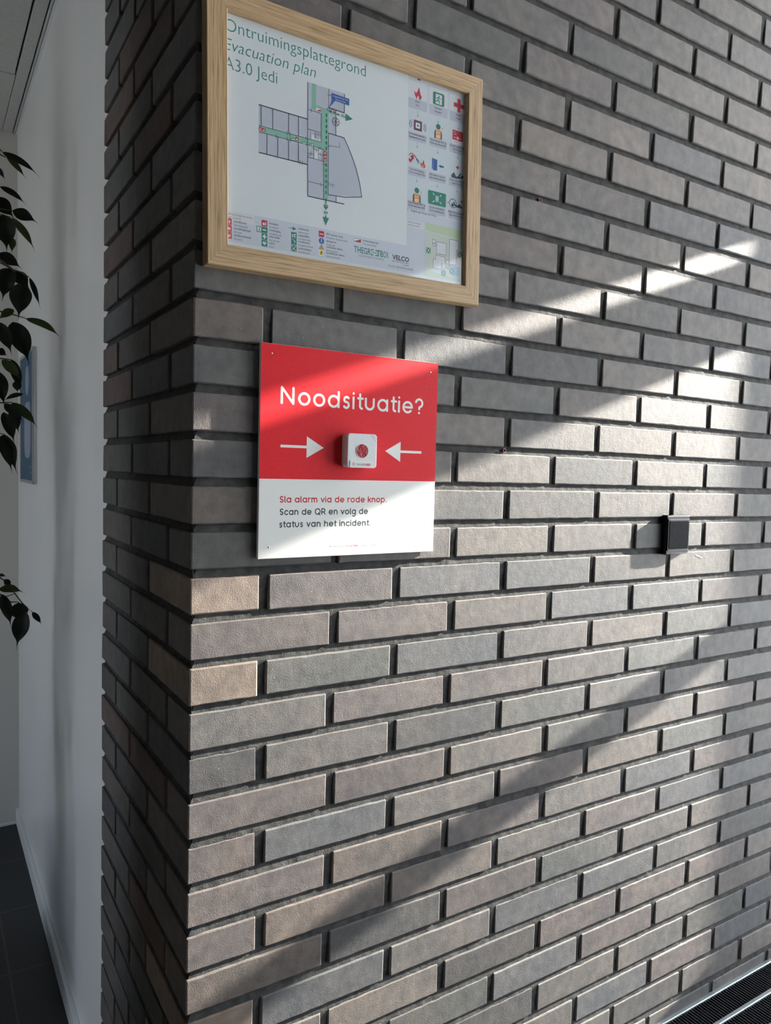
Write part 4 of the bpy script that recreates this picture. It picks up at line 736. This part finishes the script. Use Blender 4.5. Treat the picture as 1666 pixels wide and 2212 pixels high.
# ---------------------------------------------------------------- snap-frame poster on the corridor wall
PO = tag(empty('wall_poster', (.0245, 1.93, .178)), 'blue poster in an aluminium snap frame on the white corridor wall, half hidden by leaves', 'poster')
ph, pw = .229, .185
for nm, b in (('frame_rail', (-.014, -pw, -ph, 0, -pw + .011, ph)), ('frame_rail', (-.014, pw - .011, -ph, 0, pw, ph)), ('frame_rail', (-.014, -pw + .011, -ph, 0, pw - .011, -ph + .011)), ('frame_rail', (-.014, -pw + .011, ph - .011, 0, pw - .011, ph))): boxes(nm, [b], [M_alu], PO, .003)
I_poster = ink('poster_blue', 60, 92, 116); I_posterpale = ink('poster_pale', 140, 146, 165)
def side(o): o.rotation_euler = (0, 0, -PI / 2); return o
pf = Flat(0); pf.rect(-pw * 1000 + 10, -ph * 1000 + 10, pw * 1000 - 10, ph * 1000 - 10, I_poster); side(pf.build('poster_sheet', PO)).location = (-.010, 0, 0)
pf = Flat(-.0003); pf.rrect(-70, -140, 105, 55, 50, I_posterpale).circ(10, 130, 52, I_posterpale).text('We zijn er', 55, -176, 9, I_posterpale, width=75).text('voor elkaar', 55, -194, 9, I_posterpale, width=85)
pf2 = Flat(-.0003); pf2.mats = pf.mats; pf2.v = [v for v in pf.v]; pf2.f = pf.f; pf2.mi = pf.mi
side(pf2.build('poster_print', PO)).location = (-.010, 0, 0)

# ---------------------------------------------------------------- weeping fig
FG = tag(empty('weeping_fig', (-.62, 1.25, FZ)), 'tall weeping fig with dark drooping pointed leaves standing in the corridor', 'plant')
org = V((-.62, 1.25, FZ))
vs = []; fs = []; nn = 28
for r, z in ((.13, 0), (.17, .02), (.185, .34), (.195, .345), (.195, .37), (.175, .37), (.165, .33)):
    for k in range(nn): vs.append((r * math.cos(2 * PI * k / nn), r * math.sin(2 * PI * k / nn), z))
for i in range(6):
    for k in range(nn): j = (k + 1) % nn; fs.append((i * nn + k, i * nn + j, (i + 1) * nn + j, (i + 1) * nn + k))
fs.append(tuple(reversed(range(nn)))); mesh('pot', vs, fs, [M_pot], FG, smooth=False)
mesh('soil', [(.17 * math.cos(2 * PI * k / nn), .17 * math.sin(2 * PI * k / nn), .335 + .008 * noise.noise(V((k, 1, 2)))) for k in range(nn)] + [(0, 0, .35)], [(k, (k + 1) % nn, nn) for k in range(nn)], [M_soil], FG)
tp = [(0, 0, .33), (.01, .01, .7), (-.015, .0, 1.1), (.01, -.01, 1.5), (.0, .005, 1.9), (.02, 0, 2.3)]
tube('trunk', tp, [.022, .020, .017, .014, .011, .006], [M_bark], FG, 10)
def leaf(B, T, wd, green, face=None, curl=.12):
    B = V(B); T = V(T); ax = T - B; ln = ax.length; ax.normalize()
    view = (V(CAM_LOC) - B).normalized() if face is None else face
    sd = ax.cross(view).normalized(); nr = sd.cross(ax).normalized()
    a = random.uniform(-.35, .35); sd, nr = sd * math.cos(a) + nr * math.sin(a), nr * math.cos(a) - sd * math.sin(a)
    sag = ax.cross(V((0, 0, 1))); up = (V((0, 0, 1)) - ax * ax.z)
    vs = []; fs = []; n = 16; pet = .04
    wave = random.uniform(0, 6)
    for i in range(n + 1):
        t_ = i / n
        if t_ < .8: p = max(0, math.sin(PI * min(1, (t_ / .8) ** .85))) ** .75
        else: p = 0
        w_ = wd * .5 * max(p, .022 + (.10 * max(0, 1 - abs(t_ - .8) / .12)))
        c = B + ax * ln * t_ + up * (.10 * ln * math.sin(PI * t_)) + nr * (.03 * ln * math.sin(wave + 5 * t_))
        for s_ in (-1, -.5, 0, .5, 1):
            vs.append(tuple(c + sd * (w_ * s_) + nr * (w_ * .35 * abs(s_) + w_ * .16 * math.sin(wave + 9 * t_) * s_) - org))
    for i in range(n):
        for k in range(4): a_ = i * 5 + k; fs.append((a_, a_ + 1, a_ + 6, a_ + 5))
    return mesh('leaf', vs, fs, [M_leafgreen if green else M_leafdark], FG, smooth=True)
for bx, by, bz, tx, ty, tz, wd, gr in LEAVES: leaf((bx, by, bz), (tx, ty, tz), wd, gr)
for pts in TWIGS:
    p0 = V(pts[0]); zt = min(.78, p0.z + .22); st = V((-.61, 1.25, zt)); mid = (st + p0) / 2 + V((0, 0, .07))
    P_ = [st, mid] + [V(p) for p in pts]
    tube('branch', [p - org for p in P_], [.006, .004] + [.0025 - .0014 * k / max(1, len(pts) - 1) for k in range(len(pts))], [M_bark], FG, 6)
for k in range(58):
    a = random.uniform(0, 2 * PI); r = random.uniform(.1, .36); z = random.uniform(-.55, .95)
    b = V((-.62 + r * math.cos(a), 1.25 + r * math.sin(a) * .9, z))
    if b.x > -.27: b.x = -.27 - random.uniform(0, .1)
    out = V((math.cos(a), math.sin(a), 0)); tpx = b + out * random.uniform(.01, .05) + V((0, 0, -random.uniform(.05, .085)))
    leaf(b, tpx, random.uniform(.02, .04), k % 6 == 0, face=(out + V((0, 0, .5))).normalized())
# crowded unseen foliage as one mass of leaves, added to shade the white wall
IV = []; IF = []
for k in range(420):
    a = random.uniform(0, 2 * PI)
    if k % 3: b = V((random.uniform(-.36, -.185), random.uniform(1.06, 1.36), random.uniform(-1.25, .8)))
    else: r = .40 * math.sqrt(random.random()); b = V((-.66 + r * math.cos(a), 1.25 + r * math.sin(a) * .5, random.uniform(-1.0, .98)))
    if noise.noise(V((b.x * 2, b.y * 5, b.z * 4.5))) < -.12: continue
    out = V((math.cos(a), math.sin(a), 0)); ax = (out * random.uniform(.2, .8) + V((0, 0, -1))).normalized(); sd_ = ax.cross(out + V((0, 0, .3))).normalized(); ln = random.uniform(.07, .11) if k % 3 == 0 else random.uniform(.06, .085); wd = ln * .5
    if b.x + max(0, ax.x) * ln > -.165: ax = V((-abs(ax.x), ax.y, ax.z)).normalized()
    nr_ = sd_.cross(ax); q0 = len(IV)
    for t_, w_, c_ in ((0, 0, 0), (.25, .36, .06), (.5, .5, .08), (.75, .3, .05), (1, 0, -.05)):
        c = b + ax * ln * t_ + nr_ * ln * c_ - org
        IV += [tuple(c - sd_ * wd * w_ + nr_ * .006 * (w_ > 0)), tuple(c), tuple(c + sd_ * wd * w_ + nr_ * .006 * (w_ > 0))]
    for i in range(4):
        for j in range(2): IF.append((q0 + i * 3 + j, q0 + i * 3 + j + 1, q0 + i * 3 + j + 4, q0 + i * 3 + j + 3))
mesh('foliage', IV, IF, [M_leafdark], FG, smooth=True)['kind'] = 'stuff'
for k in range(9):
    a = 2 * PI * k / 9 + .4; r = .3; z = -.5 + 1.4 * k / 9
    P_ = [V((-.615, 1.25, min(.8, z + .05))), V((-.62 + r * .5 * math.cos(a), 1.25 + r * .5 * math.sin(a), z + .16)), V((-.62 + r * math.cos(a), 1.25 + r * math.sin(a), z + .1))]
    if P_[-1].x > -.3: P_[-1].x = -.3
    tube('branch', [p - org for p in P_], [.006, .004, .002], [M_bark], FG, 6)

# ---------------------------------------------------------------- leftovers of earlier fixings in the joints
def plug(x, z, label):
    vs = []; fs = []; nn = 14
    for r, y in ((.0034, .004), (.0034, -.0004), (.0022, -.0004), (.0022, .004)):
        for k in range(nn): vs.append((r * math.cos(2 * PI * k / nn), y, r * math.sin(2 * PI * k / nn)))
    for i in range(3):
        for k in range(nn): j = (k + 1) % nn; fs.append((i * nn + k, (i + 1) * nn + k, (i + 1) * nn + j, i * nn + j))
    t_ = tag(empty('wall_plug', (x, 0, z)), label, 'wall plug'); mesh('sleeve', vs, fs, [M_plug], t_)
    mesh('hole', [(.0026 * math.cos(2 * PI * k / nn), .002, .0026 * math.sin(2 * PI * k / nn)) for k in range(nn)], [tuple(range(nn))], [M_dark], t_)
plug(.6071, .5018, 'red plastic wall plug in a mortar joint to the right of the picture frame')
plug(.5461, .0671, 'red plastic wall plug in a mortar joint to the right of the sign')
sc = Flat(-.0004); sc.stroke([(1090, -134.5), (1097, -137.5), (1108, -141)], 1.6, I_card).circ(1110, -141.5, 1.6, I_card); sc.build('paint_scratch', wall)
